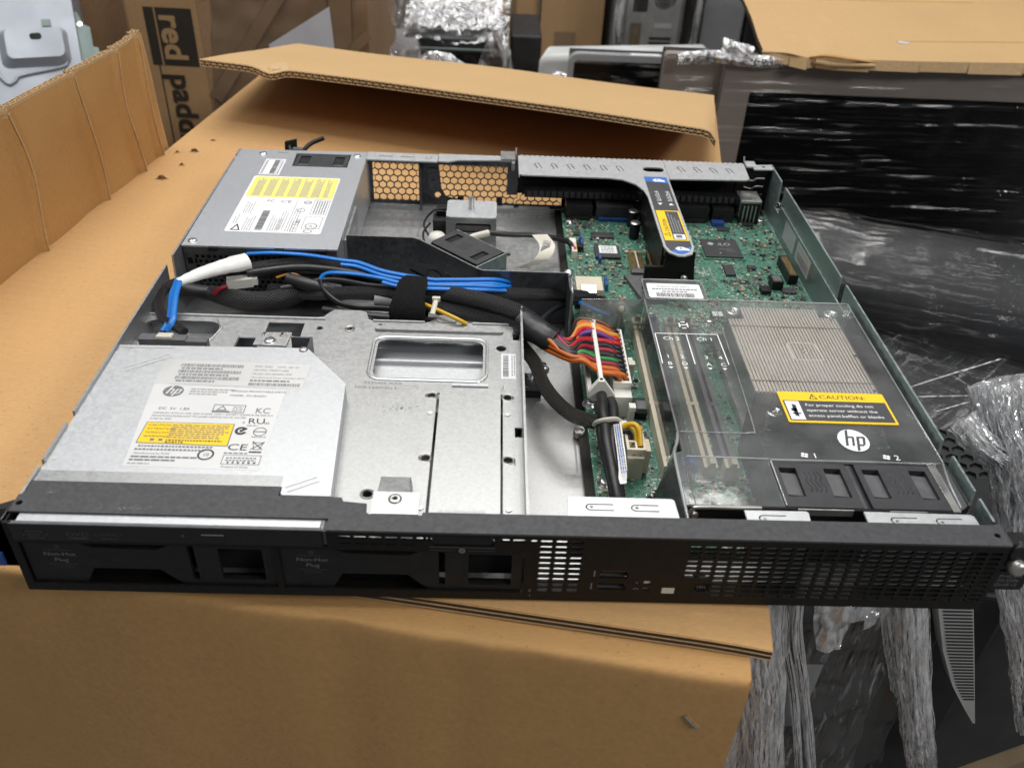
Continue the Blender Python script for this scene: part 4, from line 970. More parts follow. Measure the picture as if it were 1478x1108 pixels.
m.plate([(205, 262), (221, 262), (221, 276), (208, 276)], [circ(216, 270, 2, 12)], 1, TOP(3), 'galvanised_steel')
m.build('fan_bracket', srv, .2)
# upright blower bracket behind
m = MB()
m.plate(rrect(170.5, 324, 207.5, 353, 3), [], 1.2, TOP(33), 'bright_steel')
m.plate([(170.5, 8), (207.5, 8), (207.5, 30), (204.5, 34), (173.5, 34), (170.5, 30)], [rrect(177.5, 22, 203.5, 29.5, 1.5)], 1.2, FRONT(324.5), 'galvanised_steel')
m.box(170.5, 171.7, 325, 352, 4, 33, 'galvanised_steel'); m.box(206.3, 207.5, 325, 352, 4, 33, 'galvanised_steel')
m.box(172, 206, 326, 352, 4, 32, 'pit_black'); m.box(177.5, 203.5, 325, 326.5, 22.5, 27, 'grey_plastic')
m.cyl((188.5, 340, 34), (188.5, 340, 43), 2.2, 'screw_steel', 12); m.plate([(207.5, 330), (219, 330), (219, 350), (207.5, 350)], [], 1, TOP(2), 'galvanised_steel')
m.build('blower_bracket', srv, .3)
m = MB()
m.box(160, 171, 336, 350, 4, 25, 'black_plastic'); m.box(162, 172, 344, 354, 10, 29, 'black_plastic'); m.lathe((164, 324, 8), [(7, 0), (7, 9), (5, 12), (.1, 13)], 'white_plastic', 18)
m.tube([(158, 338, 22), (153, 332, 16), (156, 322, 10), (162, 316, 8)], .9, 'black_plastic', 7, 5); m.tube([(170, 346, 30), (160, 346, 28), (153, 340, 20), (158, 330, 14)], .9, 'black_plastic', 7, 5)
m.build('blower_motor', srv, .4)
# floor details
m = MB()
m.box(104, 258, 403.5, 404.3, 1, 4.5, 'galvanised_steel'); m.box(146, 147, 280, 402, 1, 1.8, 'galvanised_steel')
for k in range(9): m.plate(rrect(212 + k * 5, 398, 215 + k * 5, 401, 1), [], .5, TOP(1), 'nut_steel')
m.plate(rrect(207, 404.5, 222, 412, 2), [], .8, TOP(3), 'bright_steel'); m.plate(rrect(226, 404.5, 252, 412, 2), [], .8, TOP(3), 'bright_steel')
m.build('floor_rib', srv)
# ---- heat sink
m = MB(); n = 34
xs = [351 + k * (68.5 / n) for k in range(n)]; pw_ = 68.5 / n
for seg, (y0, y1) in enumerate(((117.8, 127.8), (129.2, 184.2), (185.6, 206.8))):
    for k, x in enumerate(xs):
        a, b = y0, y1
        if seg == 2 and k < 5: b = 193.2
        if seg == 2 and k > n - 6: b = 197
        if seg == 0 and k < 5: a = 118.5
        m.box(x, x + .3, a, b, 12, 35.6, 'aluminium'); m.box(x, x + pw_ * .70, a, b, 35.2, 35.7, 'aluminium'); m.box(x, x + pw_, a, b, 12, 34.7, 'aluminium')
for y0, y1 in ((127.8, 129.2), (184.2, 185.6)):
    for x in xs: m.box(x, x + .28, y0, y1, 12, 34.2, 'aluminium')
m.box(350.6, 351.0, 118.5, 193, 10, 35.6, 'base_aluminium'); m.box(419.4, 419.8, 118.5, 197, 10, 35.6, 'base_aluminium')
hsk = m.build('heat_sink', srv)
m = MB(); m.plate([(348, 112), (428, 112), (428, 215), (348, 215)], [], 4, TOP(8), 'base_aluminium'); m.build('sink_base', hsk, .4)
m = MB(); z = TOP(35.76)
m.outline([(380.8, 150.2), (398.4, 150.2), (397.0, 167.8), (380.6, 167.8)], z, 'ink_white', .05, .7); m.outline(rrect(388, 157.5, 391.4, 160.7, .5), z, 'ink_white', 0, .8)
for x, y in ((414.5, 194), (417.5, 155), (417, 121)): m.flat(rect(x, y, x + 1.8, y + 2), z, 'ink_black')
m.build('sink_mark', hsk)
for x, y in ((361, 217), (424.5, 217), (361.6, 112.5), (421, 112.5)):
    m = MB()
    m.lathe((x, y, 8), [(3.4, 0), (3.4, 16)], 'nut_steel', 14); m.lathe((x, y, 24), [(5.2, 0), (5.2, 2.2), (4.2, 3.2), (3.0, 3.2), (2.6, 1.6), (1.4, 1.6), (1.3, 3.0), (.1, 3.2)], 'screw_steel', 22)
    m.tube([(x + 3.6 * math.cos(t * .5), y + 3.6 * math.sin(t * .5), 12.5 + t * .4) for t in range(26)], .45, 'nut_steel', 6, 2)
    m.build('spring_screw', hsk)
# ---- front fans, their rail, and a black slab put in for the shade behind
m = MB(); m.box(343, 429, 60, 104, 6.3, 9, 'black_plastic'); m.box(343, 344, 58, 104, 9, 36, 'black_plastic'); m.build('fan_shade_slab', srv)
for x0, x1 in ((343.4, 379.4), (384.2, 421.4)):
    m = MB()
    m.box(x0, x1, 27, 57, 3, 35, 'fan_plastic')
    y0, y1 = 26.6, 57.2; hole = [rrect(x0 + 2.6, 33.6, x0 + 11, 53.6, .5), rrect(x1 - 11.4, 33.6, x1 - 3.0, 53.6, .5)]
    m.plate(rrect(x0 - .2, y0, x1 + .2, y1, .8), hole, 3.0, TOP(35), 'fan_plastic')
    for h in (x0 + 2.6, x1 - 11.4):
        m.hexa([(h, 36, 35.05), (h + 8.4, 36, 35.05), (h + 8.4, 51.4, 35.05), (h, 51.4, 35.05)], [(h, 36, 36.8), (h + 8.4, 36, 36.0), (h + 8.4, 51.4, 36.0), (h, 51.4, 36.8)], 'grey_plastic')
    for k in range(4):
        x = (x0 + x1) / 2 - 3.5 + k * 2.3
        m.tube([(x, 37, 38.0), (x + 1, 40, 38.0), (x - .6, 44, 38.0), (x + .6, 48, 38.0), (x - .4, 51, 38.0)], .34, 'fan_plastic', 6, 4)
    m.build('cooling_fan', srv, .35)
m = MB(); m.cyl((381.6, 27, 34.5), (381.6, 57, 34.5), 2.9, 'fan_plastic', 16); m.box(379.6, 384, 27, 57, 4, 33, 'fan_plastic'); m.build('fan_divider', srv)
m = MB()
m.tube([(297.5, 24.6, 33), (299.5, 24.9, 36.5), (303, 25.1, 37.6), (331, 25.2, 37.8)], 1.0, 'nut_steel', 8, 4)
for a, b, h in ((331, 348, 38.3), (374.5, 391, 38.3), (409, 421, 38.3)): m.box(a, b, 24.6, 26.0, 35, h, 'black_paint')
for a, b in ((348, 374.5), (391, 409)): m.box(a, b, 25.0, 25.7, 34, 37.8, 'nut_steel')
m.box(297, 424, 25.9, 26.3, 20, 36.6, 'black_paint'); m.lathe((300.4, 24.4, 33.5), [(2.0, 0), (1.6, 1)], 'nut_steel', 12, (0, -1, 0)); m.box(421, 424.5, 25, 58, 35.5, 38.6, 'nut_steel')
m.build('fan_rail', srv, .2)
for poly, sl in (([(240.6, 10), (290.6, 9.6), (289.8, 24), (288.6, 25), (242, 25.2), (241.2, 24.2)], (251, 271.5)), ([(321, 8.8), (349, 8.6), (350, 18.2), (349, 19.2), (320.8, 19)], (328.5,)), ([(375.5, 9), (426.5, 9.4), (426.2, 18.6), (425, 19.6), (375.8, 20)], (388.6, 409.3))):
    m = MB(); m.plate(poly, [uslot(s, sum(p[1] for p in poly) / len(poly) - (1.0 if s < 300 else .6), 10.5, 2.2, .7, -PI / 2) for s in sl], 1.0, TOP(41.3), 'bright_steel')
    x0 = min(p[0] for p in poly); x1 = max(p[0] for p in poly)
    for s in sl: m.lathe((s + .6, sum(p[1] for p in poly) / len(poly) - .8, 42.3), [(.8, 0), (.6, .4), (.1, .5)], 'nut_steel', 10)
    m.box(x0 + .5, x1 - .5, 9.0, 9.8, 20, 41.3, 'bright_steel'); m.build('spring_tab', srv, .2)
# ---- clear air baffle
m = MB(); ZB = 37.2
m.plate([(300.6, 26.4), (342.4, 26.4), (342.4, 58.2), (422.6, 58.2), (424.4, 26.4), (429.6, 30), (430.4, 60), (430.4, 211), (301.2, 209)], [], .9, TOP(ZB), 'clear_plastic', 'clear_edge')
m.plate(rrect(301.6, 207.8, 340.6, 232.4, 2), [], .9, TOP(ZB + 1.1), 'clear_plastic', 'clear_edge')
m.plate([(261, 206), (300.5, 208.4), (300.5, 209.3), (261, 206.9)], [], 30, TOP(8), 'clear_plastic', 'clear_edge')
# side wall leaning outwards at its foot, flared towards the front
for a, b in (((300.8, 209), (300.8, 78)), ((300.8, 78), (296.6, 62)), ((296.6, 62), (295.6, 12.5))):
    lo = lambda p: (p[0] - (2 if p[1] > 70 else 7 if p[1] < 64 and p[1] > 20 else 3), p[1])
    A, B = Vector((*a, ZB + .9)), Vector((*b, ZB + .9)); Cc, D = Vector((*lo(b), 7)), Vector((*lo(a), 7)); nrm = (B - A).cross(D - A).normalized() * .9
    m.hexa([A, B, Cc, D], [A + nrm, B + nrm, Cc + nrm, D + nrm], 'clear_plastic')
m.plate([(295.6, 26), (301, 26.4), (301, 64), (297, 62)], [], .9, TOP(ZB), 'clear_plastic', 'clear_edge')
m.box(430.4, 431.2, 30, 211, 8, ZB + .9, 'clear_plastic'); m.box(344, 430, 210.4, 211.2, 8, ZB, 'clear_plastic')
baf = m.build('air_baffle', srv)
m = MB()                                                                   # moulded edges and fold lines
def edge(pts, r=.45, mat='clear_edge'): m.tube([(x, y, ZB + .9) for x, y in pts], r, mat, 6, 3)
edge([(300.8, 208), (300.8, 79)], .55); edge([(300.8, 79), (299, 70), (296.4, 62), (295.8, 40), (295.4, 13)], .8); edge([(302, 79), (336, 79)], .35); edge([(336, 79), (339.5, 80), (341, 83), (342.6, 130), (343.6, 181)], .45); edge([(302, 60), (343, 59.6)], .4)
edge([(344.4, 209), (344.4, 182)], .3); edge([(327, 181.8), (344, 181.8)], .3); edge([(345, 210.8), (430, 210.8)], .45); edge([(430.2, 210), (430.2, 60)], .55); edge([(424.2, 27), (424.6, 57), (423, 59), (343.6, 59)], .6); edge([(430, 60), (427, 44), (425.8, 28)], .6); edge([(343.4, 58), (343.4, 27)], .5)
edge([(261, 206.4), (285, 207.2)], .4)
m.tube([(302, 208.2, ZB + 2), (339, 208.2, ZB + 2), (340.4, 210, ZB + 2), (340.4, 230, ZB + 2), (338.6, 232.2, ZB + 2), (303.6, 232.2, ZB + 2), (301.8, 230, ZB + 2), (302, 208.2, ZB + 2)], .45, 'clear_edge', 6, 3)
m.build('moulded_edge', baf)
m = MB(); z = TOP(ZB + .98); w = 0
for p in ([(302, 139), (302, 170.2)], [(320.5, 139.2), (320.5, 170.4)], [(339.8, 139.5), (339.2, 170.6)]): m.flat([(p[0][0] - .3, p[0][1]), (p[0][0] + .3, p[0][1]), (p[1][0] + .3, p[1][1]), (p[1][0] - .3, p[1][1])], z, 'ink_white')
m.flat([(301.7, 169.8), (339.5, 170.3), (339.5, 170.9), (301.7, 170.4)], z, 'ink_white')
m.text('Ch 2', 4.6, z, 310.9, 163.4, 'ink_white', 'C', sx=1.1); m.text('Ch 1', 4.6, z, 330.3, 163.6, 'ink_white', 'C', sx=1.1)
for t_, l, x in (('1', 'B', 305.8), ('2', 'D', 314.2), ('3', 'A', 328.0), ('4', 'C', 336.2)):
    m.text(t_, 4.4, z, x, 144.8, 'ink_white', 'C', sx=1.1); m.text(l, 4.4, z, x + .4, 137.9, 'ink_white', 'C', sx=1.1); m.flat([(x - 1.0, 136), (x + 1.8, 136), (x + .4, 134.2)][::-1], z, 'ink_white')
m.outline(rrect(318.2, 176.6, 323, 183.4, .6), z, 'ink_white', 0, .8); m.flat(rect(318.4, 179.6, 322.8, 180.4), z, 'ink_white')
m.build('printed_mark', baf)
for cx, nb in ((361.6, '1'), (402.9, '2')):
    m = MB(); m.text(nb, 5.2, z, cx + 3.8, 61.1, 'ink_white', sx=1.1)
    for k in range(4):
        a = k * PI / 2 + .5; m.flat(circ(cx + 1.2 * math.cos(a), 63.1 + 1.2 * math.sin(a), .95, 10, .75), z, 'ink_white')
    m.build('fan_mark', baf)
m = MB(); hplogo(m, z, 390.3, 75.6, 7.9, 'ink_white', 'label_dark', 0, 8.6); m.build('round_logo', baf)
m = MB(); z2 = TOP(ZB + 1.0)
m.plate(rrect(360.6, 88.6, 418.6, 115, .8), [], .5, z2, 'label_yellow'); z3 = TOP(ZB + 1.55)
m.flat(rect(361.8, 90, 417.4, 107.2), z3, 'label_dark', 0); m.flat(rect(362.6, 90.8, 370.2, 106.5), z3, 'paper_white', .05)
m.flat([(365.4, 94), (367.4, 93.2), (367.8, 103), (365.8, 104)], z3, 'ink_black', .1); m.flat(circ(366, 99, 1.7, 8), z3, 'ink_black', .1); m.flat(rect(364.6, 95.4, 368.8, 96.4), z3, 'ink_black', .1)
m.text('CAUTION:', 4.4, z3, 382.5, 109.3, 'ink_black', sx=1.22); m.outline([(377.2, 109), (381.2, 109), (379.2, 113)], z3, 'ink_black', 0, .5); m.flat(rect(379, 110, 379.4, 111.6), z3, 'ink_black', .02)
for k, s in enumerate(('For proper cooling do not', 'operate server without the', 'access panel,baffles or blanks')): m.text(s, 3.25, z3, (373, 372.6, 372.4)[k], 102.4 - k * 4.5, 'ink_white', sx=(1.06, 1.06, 1.06)[k], w=.05)
m.build('caution_label', baf)
m = MB(); z4 = TOP(ZB + 2.05); m.flat(rrect(304, 209.6, 338.4, 227.4, 1.5), z4, 'paper_white')
m.text('Replace with spare', 2.7, z4, 321, 222.8, 'ink_grey', 'C', w=.05); m.ticks(307, 336, 219.6, 1.4, z4, 'ink_grey', .05); m.ticks(313, 329, 216.8, 1.3, z4, 'ink_grey', .05); m.barcode(309, 333, 210.8, 215.6, z4, 'ink_black', .05)
m.build('spare_label', baf)

# ---- cables
PA = {
'blue_a':[(43.8,250.9,38),(62.0,249.5,40),(84.3,248.0,40),(107.4,240.9,41),(118.5,238.6,41),(134.1,229.3,41),(148.8,224.2,41),(166.9,219.9,41),(174.3,220.1,41),(188.4,222.8,40),(206.0,227.8,38),(214.1,232.7,34),(217.7,240.1,28)],
'blue_b':[(217.7,241.3,26),(212.9,222.4,36),(195.7,215.8,40),(174.6,213.4,41),(150.1,213.9,41),(135.5,219.3,41),(119.8,225.0,40),(105.8,228.0,39),(98.3,229.4,37),(95.1,227.5,34)],
'blue_b2':[(94.9,227.5,34),(96.1,224.4,30),(102.4,219.0,26),(110.0,214.5,24),(121.1,211.0,24),(132.5,211.0,24),(149.6,210.0,24)],
'blue_drop':[(13.0,209.3,42),(15.0,200.8,43),(16.8,189.0,43),(20.5,171.7,42),(22.4,162.5,41),(19.6,157.8,37)],
'blue_drop2':[(11.3,211.0,41),(12.3,204.1,41),(13.5,192.1,41),(17.6,174.8,40),(19.2,165.4,39),(17.0,159.2,36)],
'sleeve_white':[(13.8,204.2,42),(18.6,210.2,42),(26.1,219.8,41),(36.0,229.9,40),(47.2,238.6,39)],
'braid_loop':[(29.3,158.7,36),(25.9,161.2,37),(21.5,163.5,38),(15.0,170.8,37),(7.0,184.8,35),(2.8,196.6,34),(2.2,207.3,34),(5.8,214.1,35),(13.1,218.5,36)],
'braid_a':[(45.0,241.7,32),(61.5,246.7,33),(83.3,248.6,34),(106.0,244.5,34),(128.8,238.1,34),(142.4,233.1,33),(155.8,229.6,33)],
'tape_b':[(2.7,233.5,20),(13.2,230.9,20),(25.8,228.5,20)],
'braid_b':[(23.4,229.4,20),(38.3,222.3,21),(53.0,219.0,21),(67.4,222.0,21),(79.9,230.6,22),(87.8,236.4,24)],
'tube_b':[(73.8,232.7,30),(84.4,228.0,30),(95.2,226.8,28),(107.9,227.8,26)],
'wire_c':[(50.5,239.1,28),(62.0,242.1,29),(72.6,244.0,29),(83.6,244.0,29),(100.0,244.7,28),(122.7,240.1,27),(151.1,231.4,28)],
'braid_d':[(93.2,236.8,24),(112.4,233.6,24),(135.0,228.4,26),(151.8,224.0,28)],
'braid_sas':[(152.3,225.2,30),(174.3,218.7,33),(188.7,216.5,34),(202.9,218.0,33),(217.4,222.0,31),(232.2,227.3,28),(247.4,234.5,24),(259.4,241.4,20),(268.7,249.2,15)],
'braid_loop2':[(160.4,215.2,37),(174.7,212.3,38),(185.3,212.6,37),(192.3,212.3,35),(194.6,210.8,31),(191.1,208.8,28),(183.2,211.3,27),(174.4,217.6,27)],
'thin':[(235.4,203.6,22),(243.3,219.4,20),(251.4,230.8,18),(261.1,242.3,14),(268.6,251.6,10)],
'main1':[(155.8,226.0,28),(174.3,218.1,30),(192.5,209.1,32),(206.7,201.5,33),(218.4,192.7,34),(229.2,181.9,34)],
'main2':[(155.9,223.7,26),(174.6,213.2,28),(189.1,204.3,29),(203.3,196.9,30),(217.1,188.4,31),(227.9,180.2,31)],
'main3':[(156.4,220.3,33),(174.6,213.9,35),(192.5,204.8,37),(206.5,197.3,38),(220.3,189.0,38),(229.6,179.7,37)],
'sleeve':[(225.1,182.6,35),(230.3,175.4,35),(235.5,169.6,35),(242.1,165.7,33)],
'yellow':[(161.3,199.8,36),(172.1,191.9,36),(184.1,184.0,35),(190.2,183.4,32)],
'label_tape':[(131.1,217.3,26),(146.3,216.1,26)],
'gold':[(222.8,183.3,20),(225.9,172.0,22),(231.4,155.3,24),(235.2,134.2,25),(241.3,117.5,26),(249.3,105.9,26),(256.4,103.1,25),(262.5,102.2,24)],
'vert1':[(267.8,126.5,24),(267.2,115.7,26),(266.3,106.4,27),(266.5,98.7,27),(266.1,85.6,27),(266.5,76.1,26),(267.5,61.2,24),(269.0,49.3,20),(269.3,45.6,16)],
'vert2':[(272.4,121.5,24),(272.9,115.2,25),(272.2,104.0,26),(269.9,87.0,26),(269.3,73.8,25),(269.9,60.2,22),(270.6,51.4,18),(271.2,47.7,14)],
'vert3':[(265.4,118.7,22),(265.2,108.2,24),(264.4,97.2,25),(264.5,83.7,24),(265.9,71.9,22),(267.8,57.8,18),(268.4,47.6,14)],
'strip':[(272.4,92.0,31),(272.1,81.0,31),(272.2,70.7,30),(272.4,61.3,27),(271.7,53.9,24)],
'p2y1':[(275.2,93.4,28),(278.0,93.4,30),(281.3,92.3,31),(283.4,89.0,30),(284.1,83.4,24)],
'p2y2':[(275.4,93.7,27),(278.2,93.6,28),(280.3,92.0,29),(281.9,89.5,28),(282.8,84.5,23)],
'p2k':[(275.9,92.1,26),(278.8,92.0,27),(280.6,89.7,27),(280.9,85.4,23)],
'capsule':[(192.0,310.0,26),(200.5,314.0,27),(211.6,315.5,26),(221.6,318.8,24),(234.2,323.2,22),(246.9,324.5,20),(261.6,330.5,14),(265.6,327.6,10)],
'capwhite':[(239.6,320.2,24),(244.8,305.8,22),(239.9,296.2,16),(227.0,298.6,8),(232.2,304.9,4)],
'blueR':[(264.5,238.9,16),(270.6,225.6,20),(276.1,221.1,20),(281.5,221.9,18)],
'atx_s':[(240.1,172.0,33),(244.6,168.7,33),(239.1,149.6,33),(242.2,160.2,33)],
'atx_e':[(281.3,189.4,26),(281.0,176.3,26),(281.7,166.7,26),(281.6,153.9,26),(281.3,139.4,26)],
'atxmid':[(255.7,170.2,30),(259.1,180.1,30),(260.0,152.7,34),(253.7,146.7,34),(258.2,136.2,33),(265.6,133.3,33)],
'velcro':[(159.6,228.5,44),(155.0,190.2,30),(153.3,205.4,40)],
'tie':[(170.9,200.5,38),(169.4,186.6,36)],
'handle':[(19.8,486.7,20),(30.3,492.5,20),(42.6,476.2,22),(54.2,493.9,24)],
'creamconn':[(43.2,229.6,30)],
'hs screws':[(364.5,236.1,14),(435.7,237.7,14),(364.2,131.3,14),(358.2,251.4,10),(404.2,112.1,14)],
'plugODD':[(8.0,146.4,38),(22.0,149.5,38),(34.3,154.8,38),(45.7,145.1,38),(26.4,152.2,39),(18.0,147.7,39)],

}
def cable(name, keys, bev=0):
    m = MB()
    for k in keys: k(m)
    return m.build(name, srv)
Tb = lambda key, r, mat, n=10, **kw: (lambda m: m.tube(PA[key], r, mat, n, **kw))
off = lambda pts, d: [(x + d[0], y + d[1], z + d[2]) for x, y, z in pts]
def flatpair(m, pts, up=(0, 0, 1)):
    m.tube(pts, 1.75, 'blue_cable', 10, 7, ry=1.1, up=up)
m = MB(); flatpair(m, PA['blue_a']); flatpair(m, off(PA['blue_a'][3:], (0, -2.6, -1.6))); m.build('blue_data_cable', srv)
m = MB(); flatpair(m, PA['blue_b']); flatpair(m, off(PA['blue_b'][1:6], (1.0, -2.8, -1.2))); m.tube(PA['blue_b2'], 2.0, 'black_tape', 10, 7, ry=1.4); m.build('blue_data_cable', srv)
m = MB(); m.tube(PA['blue_drop'], 2.1, 'blue_cable', 10, 7, ry=1.1, up=(0, -.4, 1)); m.tube(PA['blue_drop2'], 2.1, 'blue_cable', 10, 7, ry=1.1, up=(0, -.4, 1)); m.build('blue_data_cable', srv)
m = MB(); m.tube(PA['blueR'], 2.0, 'blue_cable', 10, 7, ry=1.3, up=(0, 0, 1)); m.build('blue_data_cable', srv)
m = MB(); m.tube(PA['sleeve_white'], 4.2, 'white_sleeve', 14, 8, ry=2.6, up=(0, -.3, 1), rad=lambda t: .72 + .95 * t, jit=.12); m.build('cable_sleeve', srv)
cable('braided_cable', [Tb('braid_loop', 2.9, 'red_fleck_sleeve', 12)])
cable('braided_cable', [Tb('braid_a', 3.5, 'braided_sleeve', 12)])
cable('braided_cable', [Tb('braid_b', 5.2, 'braided_sleeve', 14, rad=lambda t: 1 + .3 * math.sin(t * PI)), Tb('tape_b', 5.0, 'black_tape', 12, jit=.1), lambda m: m.tube(off(PA['braid_b'], (0, -2.5, 3.6)), .9, 'wire_amber', 8), lambda m: m.tube(off(PA['braid_b'], (2, -4.2, 2.2)), .9, 'wire_maroon', 8)])
cable('braided_cable', [Tb('tube_b', 4.6, 'black_tape', 12), Tb('braid_d', 5.2, 'braided_sleeve', 14), lambda m: m.tube(off(PA['braid_d'], (-4, 5, -5)), 5, 'braided_sleeve', 12)])
cable('fan_wire', [Tb('wire_c', 2.3, 'black_tape', 10), lambda m: m.box(-8, 8, -3.4, 3.4, -3, 3, 'white_plastic', frame((43.2, 229.6, 29), (1, .22, .06), (-.22, 1, 0))), lambda m: m.box(8, 11, -2.6, 2.6, -2.3, 2.3, 'white_plastic', frame((43.2, 229.6, 29), (1, .22, .06), (-.22, 1, 0))), lambda m: m.tube([(36, 226, 28), (31, 223, 27), (28, 222, 24)], 1.6, 'wire_maroon', 8)])
cable('braided_cable', [Tb('braid_sas', 4.0, 'braided_sleeve', 14)])
cable('braided_cable', [Tb('braid_loop2', 3.2, 'braided_sleeve', 12)])
cable('braided_cable', [lambda m: m.tube([(60, 236, 20), (90, 226, 24), (120, 222, 28), (150, 216, 29), (175, 206, 28), (200, 196, 28), (222, 186, 29)], 4.4, 'braided_sleeve', 14)])
cable('black_cable', [lambda m: m.tube([(48, 232, 34), (80, 238, 36), (112, 234, 36), (140, 225, 35), (170, 214, 36), (196, 208, 34)], 2.6, 'black_tape', 12), lambda m: m.tube([(70, 226, 27), (100, 232, 31), (130, 224, 32), (158, 219, 36)], 2.2, 'black_tape', 10), lambda m: m.tube([(98, 216, 18), (125, 206, 21), (150, 202, 22), (176, 196, 24), (205, 190, 26)], 3.0, 'black_tape', 10)])
cable('braided_cable', [lambda m: m.tube([(20, 240, 28), (45, 246, 29), (80, 250, 29), (108, 243, 28), (135, 233, 28)], 3.0, 'red_fleck_sleeve', 12)])
cable('fan_wire', [lambda m: m.tube([(86, 247, 33), (98, 250, 36), (110, 247, 34)], .9, 'wire_orange', 7), lambda m: m.tube([(80, 243, 31), (92, 247, 33), (104, 246, 31)], .9, 'wire_red', 7), lambda m: m.tube([(64, 240, 27), (74, 242, 29), (84, 238, 27)], .9, 'wire_amber', 7)])
cable('black_cable', [Tb('thin', 1.7, 'black_tape', 10)])
cable('main_harness', [Tb('main1', 5.0, 'braided_sleeve', 16), Tb('main2', 5.0, 'braided_sleeve', 16), Tb('main3', 5.4, 'braided_sleeve', 16), lambda m: m.tube(PA['sleeve'], 8.6, 'black_tape', 18, 6, ry=7.4, up=(0, 0, 1), jit=.05, rad=lambda t: 1.05 - .1 * t)])
cable('yellow_wire', [Tb('yellow', 1.3, 'wire_yellow', 8)])
cable('cable_tie', [lambda m: m.tube(PA['tie'], 1.7, 'natural_nylon', 8, ry=.8, up=(0, 0, 1)), lambda m: m.box(168.6, 173.4, 199.5, 202, 37, 39.5, 'natural_nylon')])
cable('wrap_label', [lambda m: m.tube(PA['label_tape'], 4.6, 'ink_pale', 12, 3)])
cable('braided_cable', [Tb('gold', 4.1, 'gold_fleck_sleeve', 14)])
cable('black_cable', [Tb('vert1', 3.0, 'black_tape', 12), Tb('vert2', 2.9, 'black_tape', 12), Tb('vert3', 2.6, 'black_tape', 12)])
cable('black_cable', [lambda m: m.tube([(60, 214, 8), (80, 206, 14), (100, 202, 18), (130, 204, 20), (160, 206, 22)], 3.2, 'black_tape', 10), lambda m: m.tube([(30, 225, 6), (55, 210, 10), (75, 200, 12), (90, 196, 12)], 2.2, 'wire_amber', 8), lambda m: m.tube([(64, 200, 20), (74, 199, 21), (80, 193, 21)], 1.3, 'wire_yellow', 8)])
m = MB(); pts = PA['strip']; 
for a, b in zip(pts, pts[1:]): m.hexa([Vector(a) + Vector((-2.2, 0, -.4)), Vector(a) + Vector((1.8, 0, .4)), Vector(b) + Vector((1.8, 0, .4)), Vector(b) + Vector((-2.2, 0, -.4))], [Vector(a) + Vector((-2.2, 0, 0)), Vector(a) + Vector((1.8, 0, .8)), Vector(b) + Vector((1.8, 0, .8)), Vector(b) + Vector((-2.2, 0, 0))], 'paper_silver')
M = frame((270.6, 91, 31.6), (0, -1, -.05), (1, 0, .25))
for k in range(3): m.ticks(0, 36, k * 1.1 - .2, .7, M, 'label_blue' if k == 1 else 'ink_grey', .35)
m.build('cable_label', srv)
m = MB(); m.tube([(261.4, 99, 24), (262.6, 97, 28.2), (267, 96, 30.6), (272, 97, 30.4), (274.8, 99, 27)], 1.8, 'natural_nylon', 8, 6, ry=.8, up=(0, 1, 0)); m.box(274, 278, 93, 98, 24, 29, 'natural_nylon'); m.build('cable_tie', srv)
cable('power_wire', [Tb('p2y1', 1.5, 'wire_yellow', 9)]); cable('power_wire', [Tb('p2y2', 1.5, 'wire_yellow', 9)]); cable('power_wire', [Tb('p2k', 1.5, 'wire_black', 9)])
cols = ['brown', 'black', 'orange', 'amber', 'amber', 'red', 'purple', 'red', 'red', 'black', 'black', 'black', 'maroon', 'black', 'black', 'black', 'green', 'black', 'maroon', 'black', 'orange', 'orange', 'orange']
nW = len(cols)
for k, c in enumerate(cols):
    t = k / (nW - 1); lay = k % 2
    ye = 190 - 50.5 * t; a = .2 + PI * 1.2 * t
    d = Vector((.72, -.69, 0)).normalized(); q = Vector((d.y, -d.x, 0)) * -1
    s = Vector((241.5, 165.5, 33)) - q * (t - .5) * -0 + Vector((.69, .72, 0)) * (6.2 - 12.4 * t) * .95 + Vector((0, 0, 1)) * (random.uniform(-3, 4))
    if k < 7:       # the far ones swing up the board and back
        mids = [(253 + random.uniform(-1.5, 1), 166 + random.uniform(-3, 4) - t * 4, 31 + lay * 2), (257.5 + k * .5, ye + 1, 32 + random.uniform(-1.5, 1.5)), (268, ye + 2, 31.5)]
    else:
        mids = [(250, s.y - 9 - 5 * t, 33 + lay * 2.2), (258, (s.y + ye) / 2 - 3 - 3 * t, 34 + random.uniform(-2, 1)), (267.2, ye - .5, 31.0 - lay * 1.2)]
    m = MB(); m.tube([tuple(s - d * 4), tuple(s)] + mids + [(276, ye, 29.5 - lay), (279 + lay * 3, ye + .2, 26.5), (279.2 + lay * 3.2, ye + .2, 21)], 1.55, 'wire_' + c, 9, 6); tag(m.build('power_wire', srv), '%s insulated power wire' % c)
# hook-and-loop strap
m = MB(); ax = Vector((1, .25, 0)).normalized(); Mv = frame((156.0, 209, 30.5), Vector((.10, 1, 0)), (0, 0, 1))
ring = []
for k in range(33):
    a = 2 * PI * k / 32; ring.append((21.5 * math.cos(a) * (1 + .03 * math.sin(3 * a)), 14.8 * math.sin(a) * (1 + .06 * math.cos(2 * a))))
hw = 8.6; vs = []; fs = []
for w in (-hw, hw):
    for rr in (1.0, .90):
        vs += [Mv @ Vector((u * rr, v * rr, w * (1 - .012 * u + .06 * math.sin(i)))) for i, (u, v) in enumerate(ring)]
N = 33
for i in range(N - 1):
    fs += [(i, i + 1, 2 * N + i + 1, 2 * N + i), (N + i, 3 * N + i, 3 * N + i + 1, N + i + 1), (i, N + i, N + i + 1, i + 1), (2 * N + i, 2 * N + i + 1, 3 * N + i + 1, 3 * N + i)]
m.add(vs, fs, 'velcro_black', True)
m.tube([(157, 226, 42), (162, 231, 43.5), (169, 233, 41), (175, 231, 36), (178, 226, 31)], 7.5, 'velcro_black', 12, 5, ry=1.2, up=(.3, .4, 1))
